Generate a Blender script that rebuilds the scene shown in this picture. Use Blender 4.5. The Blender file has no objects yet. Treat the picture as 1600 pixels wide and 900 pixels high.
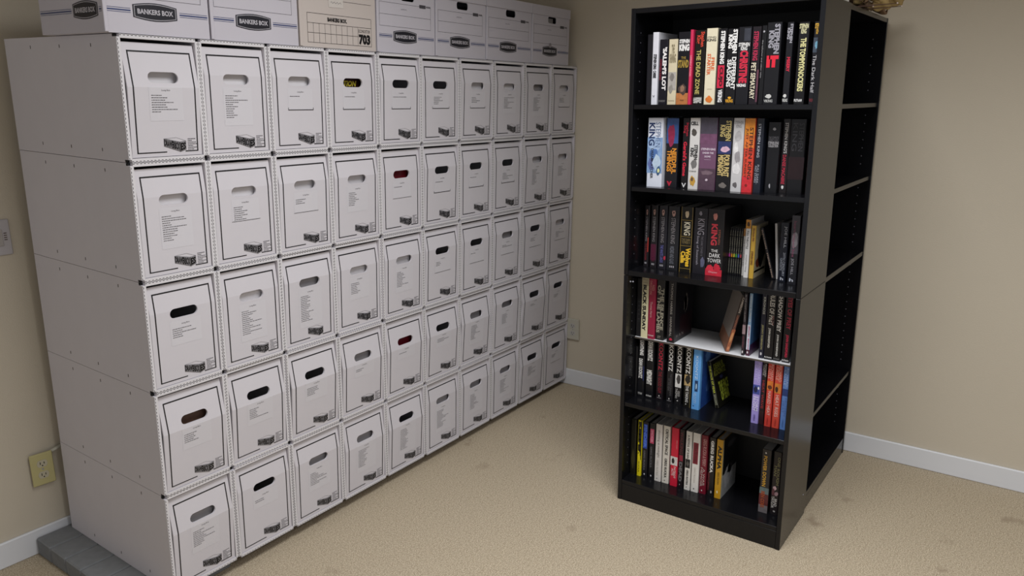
import bpy, math, random
from mathutils import Matrix, Vector
random.seed(7)
S = bpy.context.scene
COL = S.collection

# ------------------------------------------------------------------ camera
CAM_R = ((0.58295875, -0.81247421, -0.00669068),
         (-0.19798398, -0.13405949, -0.97099454),
         (0.78801107, 0.56737441, -0.23900803))
cam = bpy.data.cameras.new('camera')
cam_ob = bpy.data.objects.new('camera', cam)
COL.objects.link(cam_ob)
r, d, f = [Vector(v) for v in CAM_R]
M = Matrix((r, -d, -f)).transposed().to_4x4()
M.translation = Vector((-2.4492, -0.6326, 1.5232))
cam_ob.matrix_world = M
cam.sensor_width = 36
cam.lens = 1198.2 / 1600 * 36
cam.clip_start = 0.02
S.camera = cam_ob

# ------------------------------------------------------------------ light
S.view_settings.view_transform = 'Standard'
S.view_settings.look = 'None'
S.view_settings.gamma = 1
S.view_settings.use_curve_mapping = False
S.view_settings.exposure = 0.17
W = bpy.data.worlds.new('world'); S.world = W
W.use_nodes = True
W.node_tree.nodes['Background'].inputs[0].default_value = (0.93, 0.95, 1.0, 1)
W.node_tree.nodes['Background'].inputs[1].default_value = 0.46

def area(name, loc, target, size, power, colr):
    L = bpy.data.lights.new(name, 'AREA'); L.shape = 'SQUARE'; L.size = size
    L.energy = power; L.color = colr; L.spread = math.radians(142)
    o = bpy.data.objects.new(name, L); COL.objects.link(o)
    o.location = loc
    o.rotation_euler = (Vector(target) - Vector(loc)).to_track_quat('-Z', 'Y').to_euler()
    return o
area('ceiling_light_near', (-1.0, 0.0, 2.68), (-1.0, 0.0, 0), 0.9, 35, (0.965, 0.98, 1.0))
area('ceiling_light_right', (-1.5, -1.9, 2.68), (-1.5, -1.9, 0), 0.9, 32, (0.965, 0.98, 1.0))

# ------------------------------------------------------------------ materials
def lin(c):
    if isinstance(c, str):
        c = [int(c[i:i + 2], 16) / 255 for i in (0, 2, 4)]
    return tuple((x / 12.92 if x <= 0.04045 else ((x + 0.055) / 1.055) ** 2.4) for x in c) + (1,)
MATS = {}
def mat(name, colr, rough=0.6, spec=0.5, noise=0.0, nscale=60, bump=0.0, bscale=400, coat=0.0, bdist=0.001):
    if name in MATS: return MATS[name]
    m = bpy.data.materials.new(name); m.use_nodes = True
    nt = m.node_tree; b = nt.nodes['Principled BSDF']
    b.inputs['Roughness'].default_value = rough
    b.inputs['Specular IOR Level'].default_value = spec
    b.inputs['Coat Weight'].default_value = coat
    b.inputs['Coat Roughness'].default_value = 0.15
    c = lin(colr)
    tc = nt.nodes.new('ShaderNodeTexCoord')
    if noise:
        n = nt.nodes.new('ShaderNodeTexNoise'); n.inputs['Scale'].default_value = nscale
        n.inputs['Detail'].default_value = 5
        nt.links.new(tc.outputs['Object'], n.inputs['Vector'])
        mx = nt.nodes.new('ShaderNodeMix'); mx.data_type = 'RGBA'
        mx.inputs['A'].default_value = tuple(x * (1 - noise) for x in c[:3]) + (1,)
        mx.inputs['B'].default_value = tuple(min(1, x * (1 + noise)) for x in c[:3]) + (1,)
        nt.links.new(n.outputs['Fac'], mx.inputs['Factor'])
        nt.links.new(mx.outputs['Result'], b.inputs['Base Color'])
    else:
        b.inputs['Base Color'].default_value = c
    if bump:
        n2 = nt.nodes.new('ShaderNodeTexNoise'); n2.inputs['Scale'].default_value = bscale
        n2.inputs['Detail'].default_value = 3
        nt.links.new(tc.outputs['Object'], n2.inputs['Vector'])
        bp = nt.nodes.new('ShaderNodeBump'); bp.inputs['Strength'].default_value = bump
        bp.inputs['Distance'].default_value = bdist
        nt.links.new(n2.outputs['Fac'], bp.inputs['Height'])
        nt.links.new(bp.outputs['Normal'], b.inputs['Normal'])
    MATS[name] = m
    return m
def cmat(colr, rough=0.35, coat=0.0):
    return mat('colour_%s_%d_%d' % (colr, rough * 100, coat * 10), colr, rough, noise=0.05, nscale=90, coat=coat)
def ink(colr):
    return mat('ink_' + colr, colr, 0.45)

M_wall = mat('beige_wall_paint', 'c4baa8', 0.75, 0.3, noise=0.04, nscale=2.2, bump=0.25, bscale=220, bdist=0.002)
M_base = mat('white_baseboard_paint', 'd8d9dc', 0.4, 0.4, noise=0.02, nscale=9)
M_card = mat('white_cardboard', 'cdc9ce', 0.8, 0.2, noise=0.025, nscale=14, bump=0.06, bscale=90)
M_cardin = mat('grey_cardboard_inside', '8d888a', 0.9, 0.2, noise=0.05, nscale=20)
M_paper = mat('label_paper', 'cfccd1', 0.6, 0.3, noise=0.01, nscale=20)
M_ink = ink('0f0e12')
M_ink2 = ink('4c4a50')
M_bb = mat('file_box_white_board', 'c2bec6', 0.6, 0.3, noise=0.03, nscale=8)
M_kraft = mat('file_box_cream_board', 'c3b9b3', 0.7, 0.3, noise=0.03, nscale=8)
M_blue = ink('3a456f')
M_black = mat('black_laminate', '0f0f12', 0.22, 0.36, noise=0.12, nscale=30, bump=0.05, bscale=150)
M_blackedge = mat('black_laminate_edge', '1c1c20', 0.35, 0.5, noise=0.1, nscale=30)
M_page = mat('book_paper', 'b9b6b2', 0.9, 0.2, noise=0.06, nscale=200)
M_paver = mat('grey_concrete_paver', '7b7d7f', 0.9, 0.2, noise=0.16, nscale=40, bump=0.4, bscale=160)
M_metal = mat('shelf_pin_metal', '9a9aa2', 0.35)
M_staple = mat('staple_brown', '3c302b', 0.5)

def carpet():
    m = bpy.data.materials.new('beige_carpet'); m.use_nodes = True
    nt = m.node_tree; b = nt.nodes['Principled BSDF']
    b.inputs['Roughness'].default_value = 0.95; b.inputs['Specular IOR Level'].default_value = 0.1
    tc = nt.nodes.new('ShaderNodeTexCoord')
    def noi(s, det=4):
        n = nt.nodes.new('ShaderNodeTexNoise'); n.inputs['Scale'].default_value = s; n.inputs['Detail'].default_value = det
        nt.links.new(tc.outputs['Object'], n.inputs['Vector']); return n
    def mixn(fac, a, bb):
        mx = nt.nodes.new('ShaderNodeMix'); mx.data_type = 'RGBA'
        nt.links.new(fac, mx.inputs['Factor'])
        for k, v in (('A', a), ('B', bb)):
            if isinstance(v, tuple): mx.inputs[k].default_value = v
            else: nt.links.new(v, mx.inputs[k])
        return mx.outputs['Result']
    def ramp(sock, p0, p1):
        r_ = nt.nodes.new('ShaderNodeMapRange'); r_.inputs['From Min'].default_value = p0; r_.inputs['From Max'].default_value = p1
        nt.links.new(sock, r_.inputs['Value']); return r_.outputs['Result']
    fine = ramp(noi(290, 3).outputs['Fac'], 0.32, 0.68)
    c1 = mixn(fine, lin('8e806a'), lin('d9cab1'))
    mid = ramp(noi(120, 3).outputs['Fac'], 0.2, 0.5)
    c2 = mixn(mid, lin('9c8c76'), c1)
    big = ramp(noi(5.5, 5).outputs['Fac'], 0.64, 0.78)        # faint worn stains
    c3 = mixn(big, c2, lin('8e7d69'))
    nt.links.new(c3, b.inputs['Base Color'])
    bp = nt.nodes.new('ShaderNodeBump'); bp.inputs['Strength'].default_value = 0.8; bp.inputs['Distance'].default_value = 0.004
    nt.links.new(noi(420, 2).outputs['Fac'], bp.inputs['Height'])
    nt.links.new(bp.outputs['Normal'], b.inputs['Normal'])
    return m
M_carpet = carpet()

def flute():
    """cut edge of corrugated board: dark flute dashes along the strip (UV u in metres, v across)"""
    m = bpy.data.materials.new('corrugated_edge'); m.use_nodes = True
    nt = m.node_tree; b = nt.nodes['Principled BSDF']; b.inputs['Roughness'].default_value = 0.85
    uv = nt.nodes.new('ShaderNodeUVMap'); sp = nt.nodes.new('ShaderNodeSeparateXYZ')
    nt.links.new(uv.outputs['UV'], sp.inputs[0])
    def math_(op, a, bb=None, c=None):
        n = nt.nodes.new('ShaderNodeMath'); n.operation = op
        for i, v in enumerate((a, bb, c)):
            if v is None: continue
            if isinstance(v, (int, float)): n.inputs[i].default_value = v
            else: nt.links.new(v, n.inputs[i])
        return n.outputs[0]
    s = math_('SINE', math_('MULTIPLY', sp.outputs[0], 2 * math.pi / 0.0105))
    off = math_('MULTIPLY', s, 0.05)
    d1 = math_('ABSOLUTE', math_('SUBTRACT', math_('ADD', sp.outputs[1], off), 0.78))
    band = math_('LESS_THAN', d1, 0.10)
    dash = math_('GREATER_THAN', s, -0.15)
    teeth = math_('MULTIPLY', math_('GREATER_THAN', sp.outputs[1], 0.88), math_('LESS_THAN', s, 0.1))
    ln = math_('MULTIPLY', math_('LESS_THAN', math_('ABSOLUTE', math_('SUBTRACT', sp.outputs[1], 0.22)), 0.03), 0.12)
    fac = math_('MAXIMUM', math_('MAXIMUM', math_('MULTIPLY', band, dash), math_('MULTIPLY', teeth, 0.45)), ln)
    mx = nt.nodes.new('ShaderNodeMix'); mx.data_type = 'RGBA'
    nt.links.new(fac, mx.inputs['Factor'])
    mx.inputs['A'].default_value = lin('d6d3d6'); mx.inputs['B'].default_value = lin('4a4748')
    nt.links.new(mx.outputs['Result'], b.inputs['Base Color'])
    return m
M_flute = flute()

# ------------------------------------------------------------------ mesh helpers
class MB:
    def __init__(s): s.v = []; s.f = []; s.m = []; s.uv = {}
    def quad(s, pts, mi=0, uv=None):
        n = len(s.v); s.v += [tuple(p) for p in pts]; s.f.append(tuple(range(n, n + len(pts)))); s.m.append(mi)
        if uv: s.uv[len(s.f) - 1] = uv
    def box(s, x0, x1, y0, y1, z0, z1, mi=0, b=0.0):
        if b:
            return s.bbox(x0, x1, y0, y1, z0, z1, mi, b)
        n = len(s.v)
        s.v += [(x, y, z) for x in (x0, x1) for y in (y0, y1) for z in (z0, z1)]
        for q in ((0, 1, 3, 2), (4, 6, 7, 5), (0, 4, 5, 1), (2, 3, 7, 6), (0, 2, 6, 4), (1, 5, 7, 3)):
            s.f.append(tuple(n + i for i in q)); s.m.append(mi)
    def bbox(s, x0, x1, y0, y1, z0, z1, mi, b):
        import itertools
        n = len(s.v); L = (x0, y0, z0); H = (x1, y1, z1); idx = {}
        for c in itertools.product((0, 1), repeat=3):
            for a in range(3):
                p = [(H[k] if c[k] else L[k]) for k in range(3)]
                for k in range(3):
                    if k != a: p[k] += -b if c[k] else b
                idx[c, a] = len(s.v); s.v.append(tuple(p))
        def add(ids): s.f.append(tuple(ids)); s.m.append(mi)
        for a in range(3):
            o = [k for k in range(3) if k != a]
            for side in (0, 1):
                cs = []
                for u, w in ((0, 0), (1, 0), (1, 1), (0, 1)):
                    c = [0, 0, 0]; c[a] = side; c[o[0]] = u; c[o[1]] = w; cs.append(idx[tuple(c), a])
                add(cs)
        for a in range(3):        # edges parallel to axis a
            o = [k for k in range(3) if k != a]
            for u in (0, 1):
                for w in (0, 1):
                    c0 = [0, 0, 0]; c1 = [0, 0, 0]; c0[o[0]] = c1[o[0]] = u; c0[o[1]] = c1[o[1]] = w; c1[a] = 1
                    c0 = tuple(c0); c1 = tuple(c1)
                    add([idx[c0, o[0]], idx[c0, o[1]], idx[c1, o[1]], idx[c1, o[0]]])
        for c in itertools.product((0, 1), repeat=3):
            add([idx[c, 0], idx[c, 1], idx[c, 2]])
    def prism(s, poly, z0, z1, mi=0):
        n = len(s.v); k = len(poly)
        s.v += [(x, y, z0) for x, y in poly] + [(x, y, z1) for x, y in poly]
        s.f.append(tuple(range(n + k - 1, n - 1, -1))); s.m.append(mi)
        s.f.append(tuple(range(n + k, n + 2 * k))); s.m.append(mi)
        for i in range(k):
            j = (i + 1) % k
            s.f.append((n + i, n + j, n + k + j, n + k + i)); s.m.append(mi)
    def tube(s, pts, rad, k=6, mi=0):
        rings = []
        for i, p in enumerate(pts):
            p = Vector(p); a = Vector(pts[max(0, i - 1)]); b = Vector(pts[min(len(pts) - 1, i + 1)])
            t = (b - a).normalized(); u = t.orthogonal().normalized(); w = t.cross(u)
            rr = rad[i] if isinstance(rad, (list, tuple)) else rad
            ring = []
            for q in range(k):
                an = 2 * math.pi * q / k
                ring.append(len(s.v)); s.v.append(tuple(p + rr * (math.cos(an) * u + math.sin(an) * w)))
            rings.append(ring)
        for A, B in zip(rings, rings[1:]):
            for q in range(k):
                s.f.append((A[q], A[(q + 1) % k], B[(q + 1) % k], B[q])); s.m.append(mi)
        s.f.append(tuple(reversed(rings[0]))); s.m.append(mi); s.f.append(tuple(rings[-1])); s.m.append(mi)
    def mesh(s, name, mats, fix=True):
        me = bpy.data.meshes.new(name)
        me.from_pydata(s.v, [], s.f)
        for m in (mats if isinstance(mats, (list, tuple)) else [mats]): me.materials.append(m)
        for p, mi in zip(me.polygons, s.m): p.material_index = mi
        if s.uv:
            ul = me.uv_layers.new(name='UVMap')
            for p in me.polygons:
                if p.index in s.uv:
                    for li, c in zip(p.loop_indices, s.uv[p.index]): ul.data[li].uv = c
        me.update()
        if fix:
            import bmesh
            bm = bmesh.new(); bm.from_mesh(me); bmesh.ops.recalc_face_normals(bm, faces=bm.faces[:]); bm.to_mesh(me); bm.free()
        return me
    def obj(s, name, mats, parent=None, fix=True):
        return link(name, s.mesh(name, mats, fix), parent)
def link(name, me, parent=None):
    o = bpy.data.objects.new(name, me); COL.objects.link(o)
    if parent: o.parent = parent
    return o
def empty(name, loc=(0, 0, 0)):
    o = bpy.data.objects.new(name, None); o.empty_display_size = 0.05; COL.objects.link(o); o.location = loc; return o
def tag(o, label, cat, group=None):
    o['label'] = label; o['category'] = cat
    if group: o['group'] = group
    return o
def struct(o): o['kind'] = 'structure'; return o
def copy_tree(o, parent=None):
    c = o.copy(); COL.objects.link(c)
    if parent: c.parent = parent
    for ch in list(o.children): copy_tree(ch, c)
    return c

TXT = {}
def text_geo(body, bold=0.0):
    """lettering as a flat mesh normalised to the unit square"""
    k = (body, bold)
    if k not in TXT:
        c = bpy.data.curves.new('lettering', 'FONT'); c.body = body; c.offset = bold; c.resolution_u = 2
        c.space_line = 0.8; c.align_x = 'CENTER'
        o = bpy.data.objects.new('lettering', c); me = o.to_mesh()
        vs = [v.co.copy() for v in me.vertices]; fs = [tuple(p.vertices) for p in me.polygons]
        o.to_mesh_clear(); bpy.data.objects.remove(o); bpy.data.curves.remove(c)
        x0 = min(v.x for v in vs); x1 = max(v.x for v in vs); y0 = min(v.y for v in vs); y1 = max(v.y for v in vs)
        TXT[k] = ([((v.x - x0) / (x1 - x0), (v.y - y0) / max(1e-6, y1 - y0)) for v in vs], fs)
    return TXT[k]
def add_text(mb, body, fn, bold=0.0, mi=0):
    """fn maps (0..1, 0..1) to a 3D point"""
    vs, fs = text_geo(body, bold); n = len(mb.v)
    mb.v += [tuple(fn(a, b)) for a, b in vs]
    for q in fs: mb.f.append(tuple(n + i for i in q)); mb.m.append(mi)

# ------------------------------------------------------------------ room
XW, YL = 0.9626, 2.105
def wallbox(name, *a, m=M_wall):
    b = MB(); b.box(*a); return struct(b.obj(name, m))
wallbox('floor', -4.6, XW + 0.12, -4.4, YL + 0.12, -0.1, 0.0, m=M_carpet)
wallbox('wall_left', -4.6, XW + 0.12, YL, YL + 0.12, 0.0, 2.75)
wallbox('wall_far', XW, XW + 0.12, -4.4, YL, 0.0, 2.75)
wallbox('ceiling', -4.6, XW + 0.12, -4.4, YL + 0.12, 2.75, 2.85, m=mat('ceiling_paint', 'c9c6c0', 0.9, noise=0.02, nscale=20))
b = MB(); b.box(-4.6, XW, YL - 0.013, YL, 0, 0.09, b=0.003); struct(b.obj('baseboard_left', M_base))
b = MB(); b.box(XW - 0.013, XW, -4.4, YL - 0.014, 0, 0.088, b=0.003); struct(b.obj('baseboard_far', M_base))

# ------------------------------------------------------------------ outlets and switch
def duplex(name, label, w, h, plate_m, mount, group=None, dep=0.006):
    """local: x across, z up, front at -y"""
    root = empty(name); tag(root, label, 'outlet')
    p = MB(); p.box(-w / 2, w / 2, -dep, 0, -h / 2, h / 2, b=0.002)
    p.obj('cover_plate', plate_m, root)
    for s_ in (1, -1):
        cz = s_ * 0.0205
        q = MB(); k = 20; pts = []
        for i in range(k):
            a = 2 * math.pi * i / k
            pts.append((0.0165 * math.cos(a), cz + max(-0.0125, min(0.0125, 0.0165 * math.sin(a)))))
        n = len(q.v)
        for yy in (-dep - 0.0015, -dep + 0.001):
            q.v += [(x, yy, z) for x, z in pts]
        q.f.append(tuple(range(k))); q.m.append(0)
        for i in range(k): q.f.append((i, (i + 1) % k, k + (i + 1) % k, k + i)); q.m.append(0)
        sk = q.obj('socket', mat('socket_face_' + plate_m.name, 'b9b29a' if 'ivory' in plate_m.name else 'b5b2ad', 0.4), root)
        t = MB()
        for x, hh in ((-0.006, 0.0045), (0.006, 0.0035)): t.box(x - 0.0011, x + 0.0011, -dep - 0.0022, -dep - 0.001, cz + 0.002 - hh, cz + 0.002 + hh)
        t.prism([(0.0022 * math.cos(a), 0.0022 * math.sin(a)) for a in [i * math.pi / 4 for i in range(8)]], 0, 0.001)
        nv = 16
        t.v[-nv:] = [(x, -dep - 0.0012 - z, cz - 0.007 + y) for x, y, z in t.v[-nv:]]
        t.obj('socket_slot', mat('slot_black', '15120f', 0.6), sk)
    t = MB(); t.box(-0.003, 0.003, -dep - 0.001, -dep + 0.001, -0.003, 0.003, b=0.0008); t.obj('plate_screw', M_metal, root)
    root.matrix_world = mount
    return root
ivory = mat('ivory_plastic', 'b9b07c', 0.45, noise=0.03, nscale=20)
white_pl = mat('white_plastic', 'bab6a8', 0.4, noise=0.02, nscale=20)
duplex('power_outlet', 'ivory duplex power outlet standing proud of the left wall above its baseboard', 0.070, 0.114, ivory,
       Matrix.Translation((-1.436, YL - 0.012, 0.302)) @ Matrix.Rotation(math.radians(-5), 4, 'Z'), dep=0.008)
# box behind the loose plate, its dark colour paints the gap's shade
o = [x for x in bpy.data.objects if x.name == 'power_outlet'][0]
b = MB(); b.box(-0.030, 0.030, 0.0003, 0.008, -0.050, 0.050); b.obj('mounting_box', mat('gap_shade_dark', '4b4740', 0.5), o)
far_out = duplex('power_outlet', 'white duplex power outlet low on the far wall beside the drawer boxes', 0.074, 0.114, white_pl,
       Matrix.Translation((XW, 1.414, 0.318)) @ Matrix.Rotation(math.radians(-90), 4, 'Z'), dep=0.013)
b = MB(); b.tube([(-1.399, YL - 0.011, 0.352), (-1.385, YL - 0.014, 0.357), (-1.37, YL - 0.012, 0.360), (-1.34, YL - 0.008, 0.352)], 0.006, 8)
cord = b.obj('power_cord', white_pl); cord.parent = o; cord.matrix_parent_inverse = o.matrix_world.inverted()
sw = empty('light_switch', (-1.478, YL, 1.105)); tag(sw, 'white switch plate at the left edge of the photo on the left wall', 'switch')
b = MB(); b.box(-0.066, 0.066, -0.006, 0, -0.057, 0.057, b=0.002); b.obj('cover_plate', mat('switch_plate_white', 'b3aeb0', 0.4), sw)
for dx in (-0.03, 0.03):
    b = MB(); b.box(dx - 0.012, dx + 0.012, -0.0085, -0.0055, -0.027, 0.027, b=0.001); t = b.obj('switch_rocker', mat('switch_rocker', 'a6a09c', 0.4), sw)
b = MB()
for i in range(4): b.box(0.046, 0.055, -0.0066, -0.0058, 0.012 - i * 0.007, 0.015 - i * 0.007)
b.obj('printed_mark', ink('5a4a40'), sw)

# ------------------------------------------------------------------ concrete pavers under the boxes
BOX_B = Matrix(((0.99992691, -0.01007747, 0.0066801), (0.01024003, 0.99964087, -0.02476418), (-0.00642814, 0.02483077, 0.999671)))
BOX_O = Vector((-1.37869, 1.42833, 0.0472))
STACK = Matrix.Translation(BOX_O) @ BOX_B.to_4x4()
def bx_z(x, y):
    """height of the underside of the stack at world x, y"""
    n = BOX_B.col[2]
    return BOX_O.z - ((x - BOX_O.x) * n[0] + (y - BOX_O.y) * n[1]) / n[2]
desc = ['against the left wall', 'second from the left wall', 'third from the left wall', 'fourth from the left wall',
        'fifth from the left wall', 'nearest the camera']
for i in range(6):
    y1 = 2.088 - i * 0.1025; y0 = y1 - 0.0985
    b = MB(); x0, x1 = -1.492, -1.15
    n = len(b.v)
    b.box(x0, x1, y0, y1, 0.0, 0.05, b=0.004)
    for k in range(n, len(b.v)):       # top follows the slightly tilted stack that rests on it
        x, y, z = b.v[k]
        if z > 0.025: b.v[k] = (x, y, bx_z(x, y) - 0.0006 - (0.05 - z))
    tag(b.obj('concrete_paver', M_paver), 'grey concrete paver under the box stack, ' + desc[i], 'paver', 'concrete pavers under the boxes')

# ------------------------------------------------------------------ drawer boxes
BW, BH, BD = 0.23284, 0.32964, 0.6316
GW, GH = BW - 0.0006, BH - 0.0014
def sleeve_mesh():
    b = MB(); t = 0.010; rd = 0.020; inn = 0.006
    W_, H_ = GW, GH
    # body shell behind the rim (thin corrugated walls, closed back)
    b.box(0, inn, rd, BD, 0, H_); b.box(W_ - inn, W_, rd, BD, 0, H_)
    b.box(inn, W_ - inn, rd, BD, 0, inn); b.box(inn, W_ - inn, rd, BD, H_ - inn, H_)
    b.box(inn, W_ - inn, BD - inn, BD, inn, H_ - inn)
    c = 0.0072
    # folded rim bars, corners left open
    def bar(x0, x1, z0, z1, vert, outer_hi):
        b.box(x0, x1, 0.0002, rd, z0, z1)
        L = (z1 - z0) if vert else (x1 - x0)
        if vert:
            uv = [(0, 0), (0, 1), (L, 1), (L, 0)] if outer_hi else [(0, 1), (0, 0), (L, 0), (L, 1)]
        else:
            uv = [(0, 0), (L, 0), (L, 1), (0, 1)] if outer_hi else [(0, 1), (L, 1), (L, 0), (0, 0)]
        b.quad([(x0, -0.0001, z0), (x1, -0.0001, z0), (x1, -0.0001, z1), (x0, -0.0001, z1)], 1, uv)
    bar(0, t, c, H_ - c, True, False); bar(W_ - t, W_, c, H_ - c, True, True)
    bar(c + 0.001, W_ - c - 0.001, 0, t, False, False); bar(c + 0.001, W_ - c - 0.001, H_ - t, H_, False, True)
    # dark blocks that paint the shade inside the open corners
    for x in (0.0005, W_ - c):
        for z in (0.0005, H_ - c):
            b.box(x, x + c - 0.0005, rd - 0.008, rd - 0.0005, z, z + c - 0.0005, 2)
    return b.mesh('sleeve', [M_card, M_flute, mat('corner_shade', '1c1a1b', 0.9)])
SLEEVE = sleeve_mesh()
PX0, PX1, PZ0, PZ1 = 0.0125, GW - 0.0125, 0.0115, GH - 0.0185
HX0, HX1, HZ, HR = 0.073, 0.161, 0.2215, 0.0145
def prof(bulge, zk):
    def fn(z):
        top, mid, bot = 0.011, 0.003 - 0.0105 * bulge, 0.0035
        if z > zk: return mid + (top - mid) * (z - zk) / (PZ1 - zk)
        return bot + (mid - bot) * (z - PZ0) / (zk - PZ0)
    return fn
def panel_mesh(fn, zk):
    b = MB(); th = 0.006
    zs = {PZ0, PZ1, zk}
    for i in range(9): zs.add(HZ + HR * math.sin(math.pi * (i / 8 - 0.5)))
    zs = sorted(zs)
    def hole(z):
        dz = abs(z - HZ)
        if dz >= HR - 1e-6: return ((HX0 + HR), (HX1 - HR))
        w = math.sqrt(HR * HR - dz * dz)
        return (HX0 + HR - w, HX1 - HR + w)
    for z0, z1 in zip(zs, zs[1:]):
        if z1 - z0 < 1e-6: continue
        inhole = (z0 + z1) / 2 > HZ - HR and (z0 + z1) / 2 < HZ + HR
        y0, y1 = fn(z0), fn(z1)
        segs = []
        if inhole:
            a0, b0 = hole(z0); a1, b1 = hole(z1)
            segs = [(PX0, a0, PX0, a1), (b0, PX1, b1, PX1)]
            for p0, p1 in ((a0, a1), (b0, b1)):     # cut rim of the hand hole
                b.quad([(p0, y0, z0), (p1, y1, z1), (p1, y1 + th, z1), (p0, y0 + th, z0)], 0)
            if abs(z0 - (HZ - HR)) < 1e-5: b.quad([(a0, y0, z0), (b0, y0, z0), (b0, y0 + th, z0), (a0, y0 + th, z0)])
            if abs(z1 - (HZ + HR)) < 1e-5: b.quad([(a1, y1, z1), (b1, y1, z1), (b1, y1 + th, z1), (a1, y1 + th, z1)])
        else:
            a, c_ = hole(z0)
            segs = [(PX0, PX1, PX0, PX1)]
        for q0, r0, q1, r1 in segs:
            b.quad([(q0, y0, z0), (r0, y0, z0), (r1, y1, z1), (q1, y1, z1)])
            b.quad([(q0, y0 + th, z0), (r0, y0 + th, z0), (r1, y1 + th, z1), (q1, y1 + th, z1)])
        for x in (PX0, PX1):
            b.quad([(x, y0, z0), (x, y1, z1), (x, y1 + th, z1), (x, y0 + th, z0)])
    for z in (PZ0, PZ1): y = fn(z); b.quad([(PX0, y, z), (PX1, y, z), (PX1, y + th, z), (PX0, y + th, z)])
    # tray behind the front
    yy = 0.0185
    b.box(PX0 + 0.001, PX0 + 0.004, yy, 0.60, PZ0, PZ1 - 0.004)
    b.box(PX1 - 0.004, PX1 - 0.001, yy, 0.60, PZ0, PZ1 - 0.004)
    b.box(PX0 + 0.004, PX1 - 0.004, yy, 0.60, PZ0, PZ0 + 0.004)
    b.box(PX0 + 0.004, PX1 - 0.004, 0.595, 0.60, PZ0 + 0.004, PZ1 - 0.004)
    return b.mesh('drawer', M_card, fix=True)
BX0, BX1, BZ0, BZ1 = 0.0265, 0.2080, 0.0215, 0.2895
def strip(b, fn, x0, x1, z0, z1, zk, e=0.0006, mi=0):
    zz = [z0] + ([zk] if z0 < zk < z1 else []) + [z1]
    for a, c in zip(zz, zz[1:]):
        b.quad([(x0, fn(a) - e, a), (x1, fn(a) - e, a), (x1, fn(c) - e, c), (x0, fn(c) - e, c)], mi)
def border_mesh(fn, zk, cut=None):
    b = MB(); w = 0.0036
    strip(b, fn, BX0, BX0 + w, BZ0, BZ1, zk); strip(b, fn, BX1 - w, BX1, BZ0, BZ1, zk)
    strip(b, fn, BX0, BX1, BZ1 - w * 1.1, BZ1, zk)
    strip(b, fn, BX0, 0.112, BZ0, BZ0 + w * 0.8, zk); strip(b, fn, 0.168, BX1, BZ0, BZ0 + w * 0.8, zk)
    return b.mesh('printed_border', M_ink, fix=False)
def logo_mesh(fn, seed=0):
    b = MB(); e = 0.0010
    LX, LZ, LW, LH = 0.104, 0.0215, 0.068, 0.041
    P = lambda u, v: (LX + u * LW, fn(LZ + v * LH) - e, LZ + v * LH)
    def bil(q):
        def g(a, c):
            x = (1 - a) * ((1 - c) * q[0][0] + c * q[3][0]) + a * ((1 - c) * q[1][0] + c * q[2][0])
            y = (1 - a) * ((1 - c) * q[0][1] + c * q[3][1]) + a * ((1 - c) * q[1][1] + c * q[2][1])
            return P(x, y)
        return g
    q1 = [(0, .42), (.70, .02), (.70, .66), (0, .92)]; q2 = [(.71, .0), (.98, .14), (.98, .72), (.71, .66)]
    # white panels edged in black, then letters
    def outline(q, w=0.022):
        n = len(q)
        for i in range(n):
            p0, p1 = q[i], q[(i + 1) % n]
            dx, dy = p1[0] - p0[0], p1[1] - p0[1]; L = math.hypot(dx, dy); nx, ny = -dy / L * w, dx / L * w
            b.quad([P(p0[0], p0[1]), P(p1[0], p1[1]), P(p1[0] + nx, p1[1] + ny), P(p0[0] + nx, p0[1] + ny)], 0)
    bq = [P(*p) for p in q1]; b.quad(bq, 1); b.quad([P(*p) for p in q2], 1)
    outline([(0, .92), (.70, .66), (.98, .72), (.55, .98)], 0.012)
    outline(q1, 0.018); outline(q2, 0.018)
    n0 = len(b.v)
    add_text(b, 'DRAWERBOX', bil([(.02, .45), (.69, .07), (.69, .64), (.02, .88)]), 0.055, 0)
    add_text(b, 'ES', bil([(.73, .06), (.96, .18), (.96, .66), (.73, .60)]), 0.055, 0)
    b.v[n0:] = [(x, y - 0.0003, z) for x, y, z in b.v[n0:]]
    return b.mesh('printed_logo', [M_ink, mat('logo_grey', '8f8c90', 0.6)], fix=False)
def small_mesh(fn):
    b = MB(); rnd = random.Random(5)
    z = 0.0575
    for i in range(7):
        x = 0.176; xe = 0.176 + 0.012 + rnd.random() * 0.016
        while x < xe:
            w = 0.0015 + rnd.random() * 0.003
            strip(b, fn, x, x + w, z - 0.0018, z, 1, 0.0009); x += w + 0.0009
        z -= 0.0048
    return b.mesh('printed_small_lines', M_ink2, fix=False)
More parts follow.
